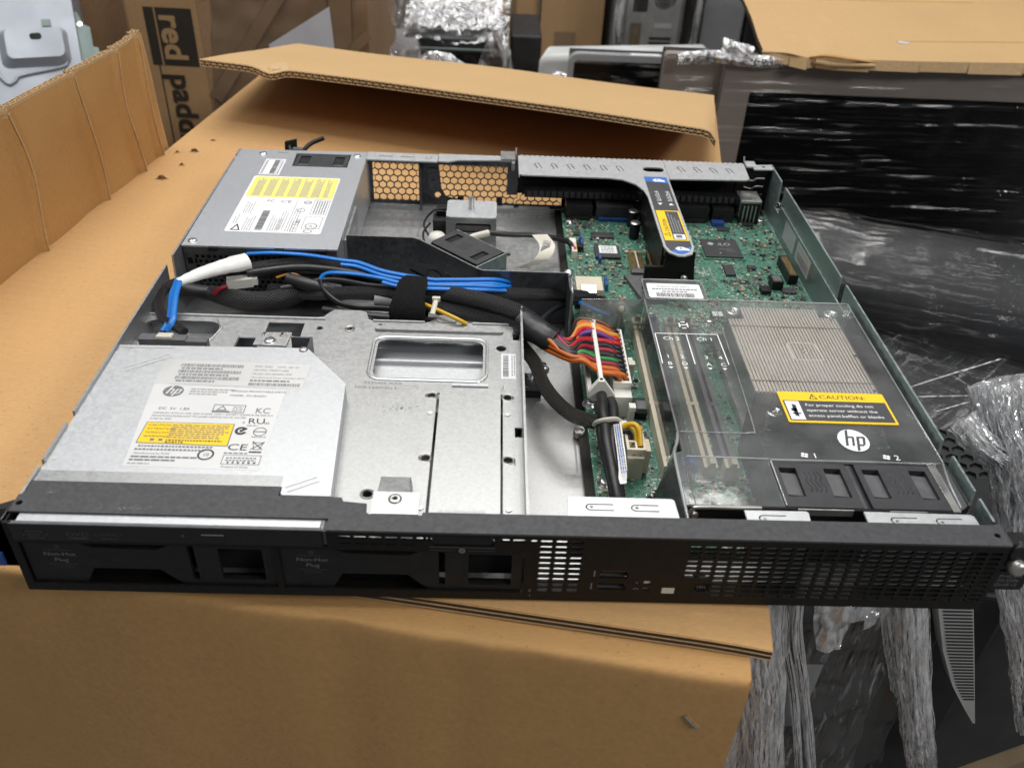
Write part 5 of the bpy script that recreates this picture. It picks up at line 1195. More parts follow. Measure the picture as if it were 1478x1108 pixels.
m.build('cable_strap', srv, .3)
# sensor lead with a white flag
m = MB(); m.tube(PA['capsule'], 2.1, 'black_tape', 10); m.tube([(186, 306, 25), (192, 309, 26.5), (202, 313.5, 27.5)], 2.6, 'natural_nylon', 8, jit=.2)
for k, c in enumerate(('wire_red', 'wire_black', 'wire_yellow')): m.tube([(265, 329, 11), (266.6 + k * .6, 325, 12), (266.2 + k * .5, 320, 11)], .6, c, 6)
cp = m.build('sensor_lead', srv)
m = MB(); P = catmull(PA['capwhite'], 5)
for a, b in zip(P, P[1:]):
    e = Vector((5.6, .9, 0)); u = Vector((.02, .06, .25)); m.hexa([a - e, a + e, b + e, b - e], [a - e + u, a + e + u, b + e + u, b - e + u], 'natural_nylon')
M = frame((242.2, 297.5, 16.5), (-.33, -.6, -.72), (-.9, .1, .3)); m.barcode(-6, 5, -3.5, 2.5, frame((243.6, 304, 21.4), (-.25, -.75, -.62), (.98, .1, -.3)), 'ink_grey', .4)
m.build('flag_label', cp)
# ================================================================== THE CARDBOARD BOX under the server
ux = Vector((.988, -.156, 0)); uy = Vector((.156, .988, 0)); BO = Vector((322, -36, 0))
def bx(u, v, z): return BO + ux * u + uy * v + Vector((0, 0, z))
box = thing('cardboard_box', 'large brown cardboard box with raised flaps, the open server lying on top of it', 'box', (120, 320, -620))
def quad_panel(m, cs, th, nu, nv, mat, fn=None, mat2=None, rim=None):
    """thin bent board over four corners (u along 0-1 and 3-2), thickness th along the normal, fn(u, v) lifts it (mm)"""
    A, B, D, E_ = [Vector(c) for c in cs]                 # A-B edge, then D opposite B, E opposite A
    nrm = (B - A).cross(E_ - A).normalized()
    def P(i, j, w):
        u, v = i / nu, j / nv
        p = (A * (1 - u) + B * u) * (1 - v) + (E_ * (1 - u) + D * u) * v
        return p + nrm * (w + (fn(u, v) if fn else 0))
    W = nu + 1
    vs = [P(i, j, w) for w in (0, th) for j in range(nv + 1) for i in range(nu + 1)]; n = W * (nv + 1)
    top = [(n + j * W + i, n + j * W + i + 1, n + (j + 1) * W + i + 1, n + (j + 1) * W + i) for j in range(nv) for i in range(nu)]
    bot = [(j * W + i, (j + 1) * W + i, (j + 1) * W + i + 1, j * W + i + 1) for j in range(nv) for i in range(nu)]
    loop = [i for i in range(nu + 1)] + [j * W + nu for j in range(1, nv + 1)] + [nv * W + i for i in range(nu - 1, -1, -1)] + [j * W for j in range(nv - 1, 0, -1)]
    side = [(loop[k], loop[(k + 1) % len(loop)], n + loop[(k + 1) % len(loop)], n + loop[k]) for k in range(len(loop))]
    m.add(vs, top, mat, True); m.add(vs, bot, mat2 or mat, True); m.add(vs, side, rim or mat)
    return P, nrm
def corr_edge(m, pts, nrm, inward, th, wav=True, per=6.2, depth=5):
    """open edge of double-wall board: three liners and two fluted sheets seen end-on. pts: edge polyline at the lower face"""
    L = [0]
    for a, b in zip(pts, pts[1:]): L.append(L[-1] + (b - a).length)
    def at(s):
        for k in range(len(pts) - 1):
            if s <= L[k + 1] or k == len(pts) - 2: return pts[k].lerp(pts[k + 1], (s - L[k]) / (L[k + 1] - L[k]))
    N = int(L[-1] / per * 8)
    for w0, w1 in ((th * .08, th * .46), (th * .54, th * .92)) if wav else ():
        vs = []; fs = []
        for i in range(N + 1):
            s = L[-1] * i / N; ph = 2 * PI * s / per + w0; c = (w0 + w1) / 2 + (w1 - w0) / 2 * math.sin(ph) * .92
            p = at(s)
            vs += [p + nrm * (c - .28), p + nrm * (c + .28), p + inward * depth + nrm * (c + .28), p + inward * depth + nrm * (c - .28)]
        for i in range(N):
            for k in range(4): fs.append((i * 4 + k, i * 4 + (k + 1) % 4, i * 4 + 4 + (k + 1) % 4, i * 4 + 4 + k))
        m.add(vs, fs, 'kraft_edge')
    hw = .25 if wav else .17
    for w in (.40, th / 2, th - .42):
        vs = []; n = len(pts)
        for p in pts: vs += [p + nrm * (w - hw) - inward * .15, p + nrm * (w + hw) - inward * .15, p + inward * depth + nrm * (w + hw), p + inward * depth + nrm * (w - hw)]
        m.add(vs, [(i * 4 + k, i * 4 + (k + 1) % 4, i * 4 + 4 + (k + 1) % 4, i * 4 + 4 + k) for i in range(n - 1) for k in range(4)], 'kraft_edge' if wav or w < th - 1 else 'kraft_board')
# body with a softly rounded front fold
m = MB()
prof = [(0, -620), (0, -60), (-.6, -22), (-.5, -17), (-.4, -14), (-.2, -12), (.1, -10.6), (.9, -9.2), (2.4, -8.4), (4, -8.25), (9, -8.2), (16, -8.2)]      # (v, z) at the front
NU = 60; vs = []; fs = []
for i in range(NU + 1):
    u = -497 + 497 * i / NU
    for v, z in prof:
        k = noise.noise(Vector((u * .02, v * .05, z * .01))) * (1.6 if z > -40 else 2.5) + (2.4 * math.exp(-((u + 186) / 14) ** 2) + 1.4 * math.exp(-((u + 130) / 7) ** 2) + 1.0 * math.exp(-((u + 96) / 9) ** 2) * (1 if -30 < z < -9 else 0))
        vs.append(bx(u, v + k * .6, z + (k * .5 if -40 < z < -9 else 0)))
n = len(prof)
for i in range(NU):
    for j in range(n - 1): fs.append((i * n + j, (i + 1) * n + j, (i + 1) * n + j + 1, i * n + j + 1))
m.add(vs, fs, 'kraft_face', True)
bl, br = Vector((-42, 845, 0)), Vector((445, 711, 0))
dz = lambda p, z: Vector((p.x, p.y, z))
FL, FR = bx(-497, 8, 0), bx(0, 8, 0)
def wallq(a, b, z0, z1, mat='kraft_face'): m.add([dz(a, z0), dz(b, z0), dz(b, z1), dz(a, z1)], [(0, 1, 2, 3)], mat)
wallq(bx(-497, 0, 0), bl, -620, -8.4); wallq(br, bx(0, 0, 0), -620, -8.4); wallq(bl, br, -620, -8.4)
body = m.build('box_body', box, recalc=False)
# a staple
m = MB(); m.tube([bx(-24.5, -1.4, -37), bx(-21, -1.7, -41), bx(-17.5, -1.4, -45)], .75, 'nut_steel', 6); m.tube([bx(-23.5, -.9, -37), bx(-16.5, -.9, -45)], .5, 'torn_shade', 6); m.build('staple', body)
# the top: a flap folded across, with its open front edge
m = MB(); TH = 6.6
cs = [bx(-497, 14, -TH - .6), bx(9, 14, -TH - .6), br + Vector((4, -8, -TH - .6)), bl + Vector((-2, -2, -TH - .6))]
def topfn(u, v):
    return -1.4 * ((u - .93) / .07) ** 2 * (1 - v) ** 6 if u > .93 else 0
P, nr = quad_panel(m, cs, TH, 60, 60, 'kraft_board', topfn, 'kraft_inside', 'flute_shade')
A, B = Vector(cs[0]), Vector(cs[1])
pts = [P(i, 0, 0) - uy * .35 for i in range(61)]
corr_edge(m, pts, nr, uy, TH, False)
top = m.build('folded_flap', box)
def tear(x, y, r, a, h):                                                    # a scuffed hole, its shade a darker flat patch, skin curled up
    m = MB(); p = Vector((x, y, -.55)); n = 11; rs = [r * random.uniform(.6, 1.1) for _ in range(n)]
    q = lambda t, k, z: p + Vector((k * rs[t % n] * math.cos(2 * PI * t / n + a), .55 * k * rs[t % n] * math.sin(2 * PI * t / n + a), z))
    m.add([q(t, 1, .06) for t in range(n)], [tuple(range(n))], 'torn_shade')
    c = [q(t, 1, .1) for t in range(6)]; e = [q(t, .8, .1).lerp(q(11 - t, .5, .1), .55) + Vector((0, 0, h * math.sin(PI * (t + .5) / 6))) for t in range(6)]
    m.add(c + e, [(t, t + 1, t + 7, t + 6) for t in range(5)], 'kraft_edge', True)
    o_ = [q(t, 1.0, .08) for t in range(n)] + [q(t, 1.25 + .25 * (t % 2), .02) for t in range(n)]
    m.add(o_, [(t, (t + 1) % n, n + (t + 1) % n, n + t) for t in range(n)], 'kraft_edge'); m.build('torn_paper', top)
for a in ((-80, 449, 6, .3, 4), (-72, 480, 4, .9, 2), (-70, 512, 6, 0, 3), (-84, 508, 4, 1.2, 2), (-60, 540, 4, .4, 1.2), (-4, 497, 4, .7, .6)): tear(*a)
# back flap, hinged at the back, its free edge lifted towards us
m = MB(); HL, HR, QR, QL = Vector((-37, 846, -1)), Vector((449, 713, -1)), Vector((390, 447, 55)), Vector((-74, 584, 55))
def bf(u, v): return 2.5 * math.sin(u * PI) * v + 1.5 * noise.noise(Vector((u * 3, v * 2, 9))) - (5 * math.exp(-((u - .15) / .025) ** 2) * (v > .93)) - (8 * max(0, (u - .985) / .015) * v)
P, nr = quad_panel(m, [QL, QR, HR, HL], 6, 80, 14, 'kraft_pale', lambda u, v: bf(u, 1 - v), 'kraft_inside', 'flute_shade')
inw = ((HL - QL).normalized() + (HR - QR).normalized()).normalized()
corr_edge(m, [P(i, 0, 0) - inw * 2.5 for i in range(81)], nr, inw, 6, True, 6.6)
corr_edge(m, [P(0, j, 0) - Vector((2.5, 0, 0)) for j in range(15)], nr, Vector((1, 0, 0)), 6, False)
q = P(12, 0, 6)
m.add([q, q + Vector((16, 4, 2)), q + Vector((12, 16, 6)), q + Vector((-4, 12, 4))], [(0, 1, 2, 3)], 'kraft_edge'); m.add([q + Vector((-3, -2, -5)), q + Vector((10, -3, -4)), q + Vector((13, 6, 2)), q + Vector((1, 4, 3))], [(0, 1, 2, 3)], 'kraft_edge')
m.build('box_flap', box)
# left flap standing up, scored across
m = MB()
h0 = Vector((-93, 520, -9)); f0 = h0 - uy * 420; up = Vector((2, 0, 111)); scores = (.17, .305, .52, .72, .86, .955)
def lf(u, v):
    s = sum(4.2 * math.exp(-((u - c - .010 * math.sin(v * 5 + c * 9)) / .0065) ** 2) - 2.0 * math.exp(-((u - c - .014 - .010 * math.sin(v * 5 + c * 9)) / .006) ** 2) for c in scores)
    return s + 2.2 * noise.noise(Vector((u * 8, v * 2, 4))) - (0 if u < .93 else (u - .93) * 130 * (.4 + v * .5))
cs = [f0, h0, h0 + up + uy * (-5), f0 + up + Vector((-4, 0, -2))]
P, nr = quad_panel(m, cs, -6.5, 260, 24, 'kraft_inside', lf, 'kraft_face', 'flute_shade')
corr_edge(m, [P(i, 24, 0) + Vector((0, 0, 2.4 + .7 * noise.noise(Vector((i * .4, 2, 0))))) for i in range(261)], -nr, Vector((0, 0, -1)), 6.5, True, 6.4)
corr_edge(m, [P(260, j, 0) + uy * 2 for j in range(25)], -nr, -uy, 6.5, False)
fl = m.build('box_flap', box)
for c in scores:
    m = MB(); m.tube([P(min(260, max(0, c * 260 + 260 * .010 * math.sin(v / 24 * 5 + c * 9))), v, .1) for v in range(0, 25, 2)], .9, 'kraft_edge', 6, 2, ry=.5, up=(1, 0, 0), jit=.5); m.build('fold_crease', fl)

# ================================================================== AROUND THE BOX
plain('floor_concrete', (.16, .155, .15), .8, 0., .2, 6); plain('case_paint', (.31, .33, .37), .42, .25, .05, 30); plain('case_dark', (.13, .17, .16), .45, .3, .08, 60)
plain('black_case', (.016, .017, .018), .5, 0., .25, 40); plain('monitor_glass', (.004, .004, .005), .22, 0., .2, 8, 0, 900, .4, .05); plain('taupe_plastic', (.25, .215, .19), .5, 0., .07, 20); plain('silver_plastic', (.42, .43, .45), .35, .3, .06, 40)
plain('white_case', (.60, .61, .60), .5, 0., .06, 20); plain('grey_case', (.25, .255, .26), .5, .1, .1, 30); plain('print_brown', (.030, .022, .014), .7, 0., .15, 60); plain('packing_tape', (.22, .145, .085), .3, 0., .15, 14, .5, 30, .5)
plain('paper_grey', (.55, .55, .58), .7, 0., .06, 30); plain('tan_strap', (.20, .15, .09), .35, 0., .2, 30, .4, 60); plain('rib_grey', (.36, .36, .35), .5, 0., .08, 40)
m = MB(); m.box(-3000, 4000, -1500, 5000, -640, -620, 'floor_concrete'); tag(m.build('floor'), kind='structure')
m = MB(); m.box(-3000, 4000, 3300, 3340, -620, 2600, 'floor_concrete'); tag(m.build('back_wall'), kind='structure')

def obox(m, o, ang, sx, sy, z0, z1, mat):
    """upright box: o = front left corner (x, y), turned by ang degrees"""
    a = math.radians(ang); M = frame((o[0], o[1], 0), (math.cos(a), math.sin(a), 0), (-math.sin(a), math.cos(a), 0))
    m.box(0, sx, 0, sy, z0, z1, mat, M); return M
def sheet(m, fn, nu, nv, mat, amp=3, f=.03, seed=0, thick=0):
    """wrinkled film over a surface fn(u, v) -> point"""
    pts = {}
    for j in range(nv + 1):
        for i in range(nu + 1):
            u, v = i / nu, j / nv; p = Vector(fn(u, v)); e = 1e-3
            du = Vector(fn(min(u + e, 1), v)) - Vector(fn(max(u - e, 0), v)); dv_ = Vector(fn(u, min(v + e, 1))) - Vector(fn(u, max(v - e, 0)))
            nn = du.cross(dv_); nn = nn.normalized() if nn.length > 1e-9 else Vector((0, 0, 1))
            pts[i, j] = p + nn * amp * (noise.noise(p * f + Vector((seed, 0, 0))) + .5 * noise.noise(p * f * 2.7 + Vector((0, seed, 0))))
    vs = [pts[i, j] for j in range(nv + 1) for i in range(nu + 1)]
    m.add(vs, [(j * (nu + 1) + i, j * (nu + 1) + i + 1, (j + 1) * (nu + 1) + i + 1, (j + 1) * (nu + 1) + i) for j in range(nv) for i in range(nu)], mat, True)
def film_quad(m, A, B, D, E_, mat, nu=30, nv=20, amp=3, f=.03, seed=0):
    A, B, D, E_ = map(Vector, (A, B, D, E_))
    sheet(m, lambda u, v: (A * (1 - u) + B * u) * (1 - v) + (E_ * (1 - u) + D * u) * v, nu, nv, mat, amp, f, seed)
def rope(m, pts, r, mat, seed=0, ry=None, n=72, seg=16, rough=.28, taper=0):
    """bunched film: a twisted, pleated tube"""
    P = catmull(pts, seg); N = len(P); vs = []; fs = []
    for i, p in enumerate(P):
        d = (P[min(i + 1, N - 1)] - P[max(i - 1, 0)]).normalized(); u = Vector((0, -1, .1)); u = (u - d * d.dot(u)).normalized(); w = d.cross(u)
        s = i * 6.0
        for j in range(n):
            a = 2 * PI * j / n; tw = a + i * .04
            k = 1 - .20 * abs(noise.noise(Vector((math.cos(tw) * 6, math.sin(tw) * 6, s * .009 + seed)))) * 2 + .8 * rough * (noise.noise(Vector((math.cos(tw) * 3.2, math.sin(tw) * 3.2, s * .006 + seed))) + .7 * noise.noise(Vector((math.cos(tw) * 8, math.sin(tw) * 8, s * .012 + seed)))) + .14 * noise.noise(Vector((0, seed, s * .03)))
            if taper: k *= 1 - taper * (i / (N - 1)) ** 2
            vs.append(p + w * math.cos(a) * r * k + u * math.sin(a) * (ry or r) * k)
    for i in range(N - 1):
        for j in range(n): fs.append((i * n + j, i * n + (j + 1) % n, (i + 1) * n + (j + 1) % n, (i + 1) * n + j))
    m.add(vs, fs, mat, True)
    if r > 5 and mat == 'film_bunched' and not taper: m.tube(pts, r * .6, 'pit_black', 8, 4, ry=(ry or r) * .6)  # black tube added inside so the gaps between pleats look shaded

def bundle(m, pts, r, n=34, seed=0, ry=None, seg=18, wid=(.25, .9), shade_core=.6):
    n = int(n * 4.2)
    """film gathered into a rope: many thin folded strips lying along one path"""
    P = catmull(pts, seg); N = len(P); rnd = random.Random(seed)
    for q in range(n):
        a0 = rnd.uniform(0, 2 * PI); r0 = math.sqrt(rnd.uniform(.30, 1)); w = rnd.uniform(*wid) * (r / 12) ** .5 * rnd.choice((1, 1, 1, 1, 2.2)); sd2 = rnd.uniform(0, 90); tw0 = rnd.uniform(0, PI)
        i0 = rnd.choice((0, 0, 0, rnd.randint(0, N // 3))); i1 = N - rnd.choice((0, 0, 0, rnd.randint(1, N // 3)))
        vs = []; fs = []
        for i in range(i0, i1):
            p = P[i]; d = (P[min(i + 1, N - 1)] - P[max(i - 1, 0)]).normalized(); u = Vector((0, -1, .1)); u = (u - d * d.dot(u)).normalized(); x = d.cross(u)
            s = i * .11
            a = a0 + .22 * noise.noise(Vector((sd2, s, 0))) + .10 * noise.noise(Vector((sd2, s * 4, 9))); k = r0 * (1 + .14 * noise.noise(Vector((sd2, 5, s * 1.3)))) * (1 + .12 * noise.noise(Vector((math.cos(a0) * 2, math.sin(a0) * 2, s * .7 + seed))))
            c = p + x * math.cos(a) * r * k + u * math.sin(a) * (ry or r) * k
            tw = tw0 + 1.5 * noise.noise(Vector((s * .8, sd2, 3))); e = x * math.cos(tw) + u * math.sin(tw); f = -x * math.sin(tw) + u * math.cos(tw)
            ww = w * (1 + .6 * noise.noise(Vector((s * 2, 7, sd2)))); z = ww * .45 * noise.noise(Vector((s * 3, 2, sd2)))
            vs += [c - e * ww, c - e * ww * .3 + f * z, c + e * ww * .35 - f * z, c + e * ww]
        M_ = i1 - i0
        for i in range(M_ - 1):
            for k in range(3): fs.append((i * 4 + k, i * 4 + k + 1, i * 4 + 5 + k, i * 4 + 4 + k))
        m.add(vs, fs, 'film_strip', True)
    if shade_core: m.tube(pts, r * shade_core, 'pit_black', 8, 4, ry=(ry or r) * shade_core)  # black tube added inside so the gaps between strips look shaded

# ---- grey metal case, upper left
o = thing('computer_case', 'pale grey metal computer case with a raised pad and slot at the upper left', 'computer case', (-420, 960, -620))
n_ = Vector((.25, -.7, .66)).normalized(); cu = Vector((.94, .33, 0)).normalized(); cu = (cu - n_ * n_.dot(cu)).normalized(); cv = n_.cross(cu)
CM = frame((-364.6, 880, -14.7), cu, cv, n_)
m = MB(); m.plate(rrect(-260, -330, 42, 170, 6), [], 2, CM, 'case_paint'); m.box(-260, 40, -330, 168, -150, -1, 'case_paint', CM)
cse = m.build('case_panel', o, .6)
m = MB()
pb = rrect(-48, -34, 31, 16, 9, 6); pt = rrect(-40, -27, 27, 12, 8, 6)
nn = len(pb); vs = [CM @ Vector((x, y, 2)) for x, y in pb] + [CM @ Vector((x, y, 11)) for x, y in pt] + [CM @ Vector((x * .97, y * .97, 12.4)) for x, y in pt]
m.add(vs, [(k, (k + 1) % nn, nn + (k + 1) % nn, nn + k) for k in range(nn)] + [(nn + k, nn + (k + 1) % nn, 2 * nn + (k + 1) % nn, 2 * nn + k) for k in range(nn)], 'case_paint', True); m.add(vs[2 * nn:], [tuple(range(nn))], 'case_paint')
m.flat(rrect(-11, -3.5, 2.5, 5, 3.4), CM, 'pit_black', 12.6)
m.build('raised_pad', cse)
m = MB(); m.tube([CM @ Vector((-56, -28, 3)), CM @ Vector((-52, -44, 4)), CM @ Vector((-44, -54, 3)), CM @ Vector((-36, -50, 3)), CM @ Vector((-28, -44, 3)), CM @ Vector((18, -36, 3)), CM @ Vector((26, -30, 3))], 2.2, 'case_paint', 8); m.box(4, 14, 17, 26, 2, 5, 'case_dark', CM); m.build('panel_rib', cse)
m = MB(); m.plate([(30, -60), (64, -60), (64, -10), (58, -8), (58, 18), (50, 22), (46, 38), (38, 40), (30, 52)], [circ(47, 22, 3.4)], 2, CM @ T(0, 0, -6), 'case_dark'); m.lathe(CM @ Vector((47, 22, -4)), [(3.2, 0), (3.2, 1)], 'screw_steel', 12, n_); m.build('side_flange', cse, .3)
# ---- brown film wrapped carton behind the case
m = MB(); obox(m, (-470, 1075), 3, 165, 200, -620, 60, 'kraft_taped'); M = obox(m, (-330, 1072), 3, 3, 2, -620, 60, 'kraft_edge'); tag(m.build('shipping_carton', None, 2), 'plain dull brown carton between the grey metal case and the printed carton', 'carton', 'shipping cartons stacked behind the box')
# ---- printed carton
o = thing('shipping_carton', 'brown carton wearing big dark sideways lettering, wrapped in brown tape with a white paper', 'carton', (-140, 1100, -620), 'shipping cartons stacked behind the box')
m = MB(); M = obox(m, (-305, 1010), -2, 335, 260, -620, 75, 'kraft_taped'); cb = m.build('carton_body', o, 2)
FMx = frame((-305, 1010, 0), (math.cos(math.radians(-2)), math.sin(math.radians(-2)), 0), (0, 0, 1))
m = MB(); m.flat(rect(3, -260, 100, 40), FMx, 'kraft_far', .6)
m.flat(rect(26, -78, 92, 0), FMx, 'print_brown', 1.0); m.flat(rect(34, -240, 36, -78), FMx, 'print_brown', 1.1); m.flat(rect(40, -79, 42, 0), FMx, 'kraft_far', 1.2)
TX = frame(FMx @ Vector((0, 0, 1.6)), (0, 0, -1), Vector((FMx.col[0][0], FMx.col[0][1], 0)))
def bold(m, s, size, M, x, y, mat, w=1., d=1.1):
    for k, (dx, dy) in enumerate(((0, 0), (d, 0), (0, d), (d, d), (d / 2, d / 2))): m.text(s, size, M, x + dx, y + dy, mat, sx=w, w=.03 * k)
bold(m, 'red', 44, TX, 7, 46, 'kraft_far', 1.02, 2.4); bold(m, 'paddle', 44, TX, 88, 46, 'print_brown', 1.02, 2.4)
m.build('printed_panel', cb)
m = MB()
film_quad(m, FMx @ Vector((92, -240, 3)), FMx @ Vector((332, -240, 3)), FMx @ Vector((334, 74, 3)), FMx @ Vector((130, 74, 3)), 'packing_tape', 40, 30, 3.0, .035, 3)
for a, b, w_ in (((110, -120), (250, 70), 18), ((180, -160), (335, -20), 14), ((290, -200), (300, 76), 30)):
    a, b = Vector(a), Vector(b); d = (b - a).normalized(); q = Vector((-d.y, d.x)) * w_ / 2
    m.flat([a - q, b - q, b + q, a + q], FMx, 'packing_tape', 7)
m.build('tape_wrapping', cb)
m = MB(); m.flat([(198, -100), (290, -100), (284, 14), (196, -40)], FMx, 'paper_grey', 8.2); m.build('paper_sheet', cb)
m = MB(); rope(m, [FMx @ Vector((70, 60, 0)), FMx @ Vector((110, 22, -14)), FMx @ Vector((150, 12, -16)), FMx @ Vector((190, 40, -6))], 16, 'film_bunched', 4); m.build('film_tuft', cb)

# ---- middle background: wrapped equipment
o = thing('wrapped_unit', 'grey equipment in cloudy clear film just right of the printed carton', 'wrapped equipment', (35, 1240, -620))
m = MB(); obox(m, (-30, 1190), 4, 110, 120, -620, -95, 'grey_case'); obox(m, (10, 1180), 30, 60, 40, -620, -100, 'black_case'); b_ = m.build('unit_body', o, 3)
m = MB(); film_quad(m, (-45, 1150, -260), (95, 1165, -260), (80, 1200, -20), (-40, 1190, -10), 'film_loose', 30, 30, 12, .03, 1); film_quad(m, (-45, 1150, -200), (95, 1165, -210), (100, 1175, -90), (-40, 1180, -70), 'film_loose', 24, 24, 16, .04, 7); m.build('film_wrapping', b_)
o = thing('printer', 'large black printer topped with crumpled clear film, behind the raised flap', 'printer', (150, 1350, -620), None)
m = MB(); obox(m, (52, 1262), 0, 172, 170, -620, -92, 'black_case'); b_ = m.build('printer_body', o, 5, 3)
m = MB(); M = frame((52, 1260, 0), (1, 0, 0), (0, 0, 1)); m.plate(rrect(6, -170, 150, -118, 6), [], 4, M, 'monitor_glass'); m.plate(rrect(88, -190, 140, -150, 8), [], 8, M, 'black_case'); m.box(8, 165, -112, -108, 0, 5, 'case_dark', M); m.build('printer_front', b_, 1)
m = MB(); film_quad(m, (50, 1258, -96), (226, 1258, -96), (230, 1420, -60), (45, 1420, -60), 'film_loose', 40, 30, 16, .03, 2); film_quad(m, (55, 1285, -84), (215, 1285, -84), (215, 1400, -50), (60, 1400, -50), 'film_bunched', 40, 24, 14, .035, 5)
film_quad(m, (160, 1252, -180), (226, 1252, -180), (228, 1250, -92), (190, 1250, -92), 'film_loose', 24, 20, 6, .03, 13); rope(m, [(205, 1250, -75), (222, 1246, -110), (226, 1244, -150), (230, 1244, -200)], 9, 'film_bunched', 8)
rope(m, [(60, 1215, -150), (100, 1212, -118), (140, 1214, -128), (175, 1216, -165)], 15, 'film_bunched', 2, 11); m.build('film_wrapping', b_)
m = MB(); obox(m, (232, 1300), 0, 52, 150, -620, -95, 'black_case'); tag(m.build('computer_tower', None, 3), 'plain black computer tower standing beside the large black printer', 'computer tower')
def carton(o, ang, sx, sy, z1, label, tape):
    t = thing('shipping_carton', label, 'carton', (o[0] + sx / 2, o[1] + sy / 2, -620), 'shipping cartons stacked behind the box')
    m = MB(); M = obox(m, o, ang, sx, sy, -620, z1, 'kraft_far'); b = m.build('carton_body', t, 2)
    m = MB(); F = frame((o[0], o[1], 0), (math.cos(math.radians(ang)), math.sin(math.radians(ang)), 0), (0, 0, 1))
    for r in tape: m = MB(); m.flat(rect(*r), F, 'packing_tape', 1); m.build('packing_tape', b)
carton((176, 1640), 2, 116, 200, 20, 'narrow carton with a torn corner right behind the black tower', ((50, -200, 70, 20),))
carton((296, 1620), -2, 128, 200, 20, 'upright carton with taped seams left of the grey desktop tower', ((54, -60, 74, 20), (30, -205, 74, -168)))
carton((425, 1750), 3, 90, 160, 20, 'carton half hidden right behind the grey desktop tower', ((20, -160, 40, 20),))
# desktop tower seen from the back
o = thing('computer_tower', 'grey desktop tower showing its round rear fan, wrapped in clear film', 'computer tower', (510, 1560, -620))
m = MB(); M = obox(m, (446, 1500), 2, 118, 260, -620, 0, 'grey_case'); b_ = m.build('tower_case', o, 4, 3)
FX = frame((446, 1500, 0), (1, .035, 0), (0, 0, 1))
m = MB(); m.plate(rrect(8, -320, 110, -6, 4), [circ(78, -68, 22, 24), rrect(18, -96, 46, -70, 3)], 2, FX, 'rib_grey')
m.flat(circ(78, -68, 22, 24), FX, 'black_case', .6); m.flat(rrect(18, -96, 46, -70, 3), FX, 'black_case', .6)
for r in (8, 13, 18): m.ring(78, -68, r, r + 1.4, FX, 'rib_grey', 2.4)
m.flat(circ(78, -68, 6, 14), FX, 'tan_strap', 3); m.flat(rect(62, -124, 96, -114), FX, 'paper_grey', 2.6)
m.plate(rrect(16, -185, 38, -115, 3), [], 3, FX, 'tan_strap')
for k in range(6): m.flat(rect(56, -190 + k * 9, 98, -185 + k * 9), FX, 'black_case', 2.6)
m.build('rear_panel', b_)
m = MB(); rope(m, [(420, 1480, 40), (440, 1482, -40), (436, 1480, -110), (445, 1480, -180)], 9, 'film_bunched', 3); film_quad(m, (440, 1490, -200), (585, 1490, -200), (585, 1490, 0), (440, 1490, 0), 'film_hang', 24, 24, 5, .03, 9); m.build('film_wrapping', b_)
m = MB(); obox(m, (572, 1500), 0, 24, 200, -620, 0, 'black_case'); rope(m, [(584, 1490, -30), (588, 1490, -90), (586, 1490, -170)], 7, 'film_bunched', 6); tag(m.build('computer_tower', None, 2), 'thin black computer case between the grey tower and the silver one', 'computer tower')
m = MB(); obox(m, (600, 1500), 0, 80, 220, -620, 0, 'silver_plastic'); tag(m.build('computer_tower', None, 4), 'plain silver computer tower left of the big torn carton', 'computer tower')
m = MB(); obox(m, (684, 1490), 0, 60, 200, -620, 0, 'black_case'); tag(m.build('computer_tower', None, 3), 'black computer case tight against the big torn carton', 'computer tower')
# white printer
o = thing('printer', 'white printer carrying two blue stickers, behind the silver framed monitor', 'printer', (400, 1290, -620))
m = MB(); m.hexa([(262, 1200, -620), (560, 1200, -620), (560, 1300, -620), (262, 1300, -620)], [(274, 1200, -104), (560, 1200, -84), (560, 1280, -90), (290, 1215, -84)], 'white_case'); b_ = m.build('printer_body', o, 6, 3)
m = MB(); m.hexa([(340, 1198, -104), (366, 1198, -102), (366, 1201, -102), (340, 1201, -104)], [(340, 1198, -92), (366, 1198, -91), (366, 1201, -91), (340, 1201, -92)], 'label_blue'); m.hexa([(384, 1198, -101), (410, 1198, -99), (410, 1201, -99), (384, 1201, -101)], [(384, 1198, -90), (410, 1198, -89), (410, 1201, -89), (384, 1201, -90)], 'label_blue'); m.build('blue_sticker', b_)
m = MB(); rope(m, [(285, 1190, -150), (310, 1188, -132), (335, 1190, -150)], 13, 'film_bunched', 12); m.build('film_tuft', b_)
# silver framed monitor
def monitor(label, o_, sx, z0, z1, bez_, frame_m, y, rr=10, glass=True, film_=None, th=45):
    t = thing('monitor', label, 'monitor', (o_ + sx / 2, y + th / 2, -620))
    m = MB(); M = frame((o_, y, 0), (1, 0, 0), (0, 0, 1))
    m.plate(rrect(0, z0, sx, z1, rr, 5), [rrect(bez_[0], z0 + bez_[3], sx - bez_[1], z1 - bez_[2], rr * .35, 3)], 14, M @ T(0, 0, -14), frame_m)
    m.box(4, sx - 4, z0, z1 - 4, -th, -14, 'black_case', M); m.box(sx * .3, sx * .7, -620, z0, -th, -14, 'black_case', M)
    b = m.build('monitor_frame', t, 1.5)
    if glass: m = MB(); m.flat(rect(bez_[0] - 2, z0 + bez_[3] - 2, sx - bez_[1] + 2, z1 - bez_[2] + 2), M, 'monitor_glass', -6); m.build('screen', b)
    return t, b, M
t, b_, M = monitor('monitor with a slim rounded silver frame, behind the raised cardboard flap', 316, 330, -330, -66, (9, 9, 10, 14), 'silver_plastic', 1105, 16)
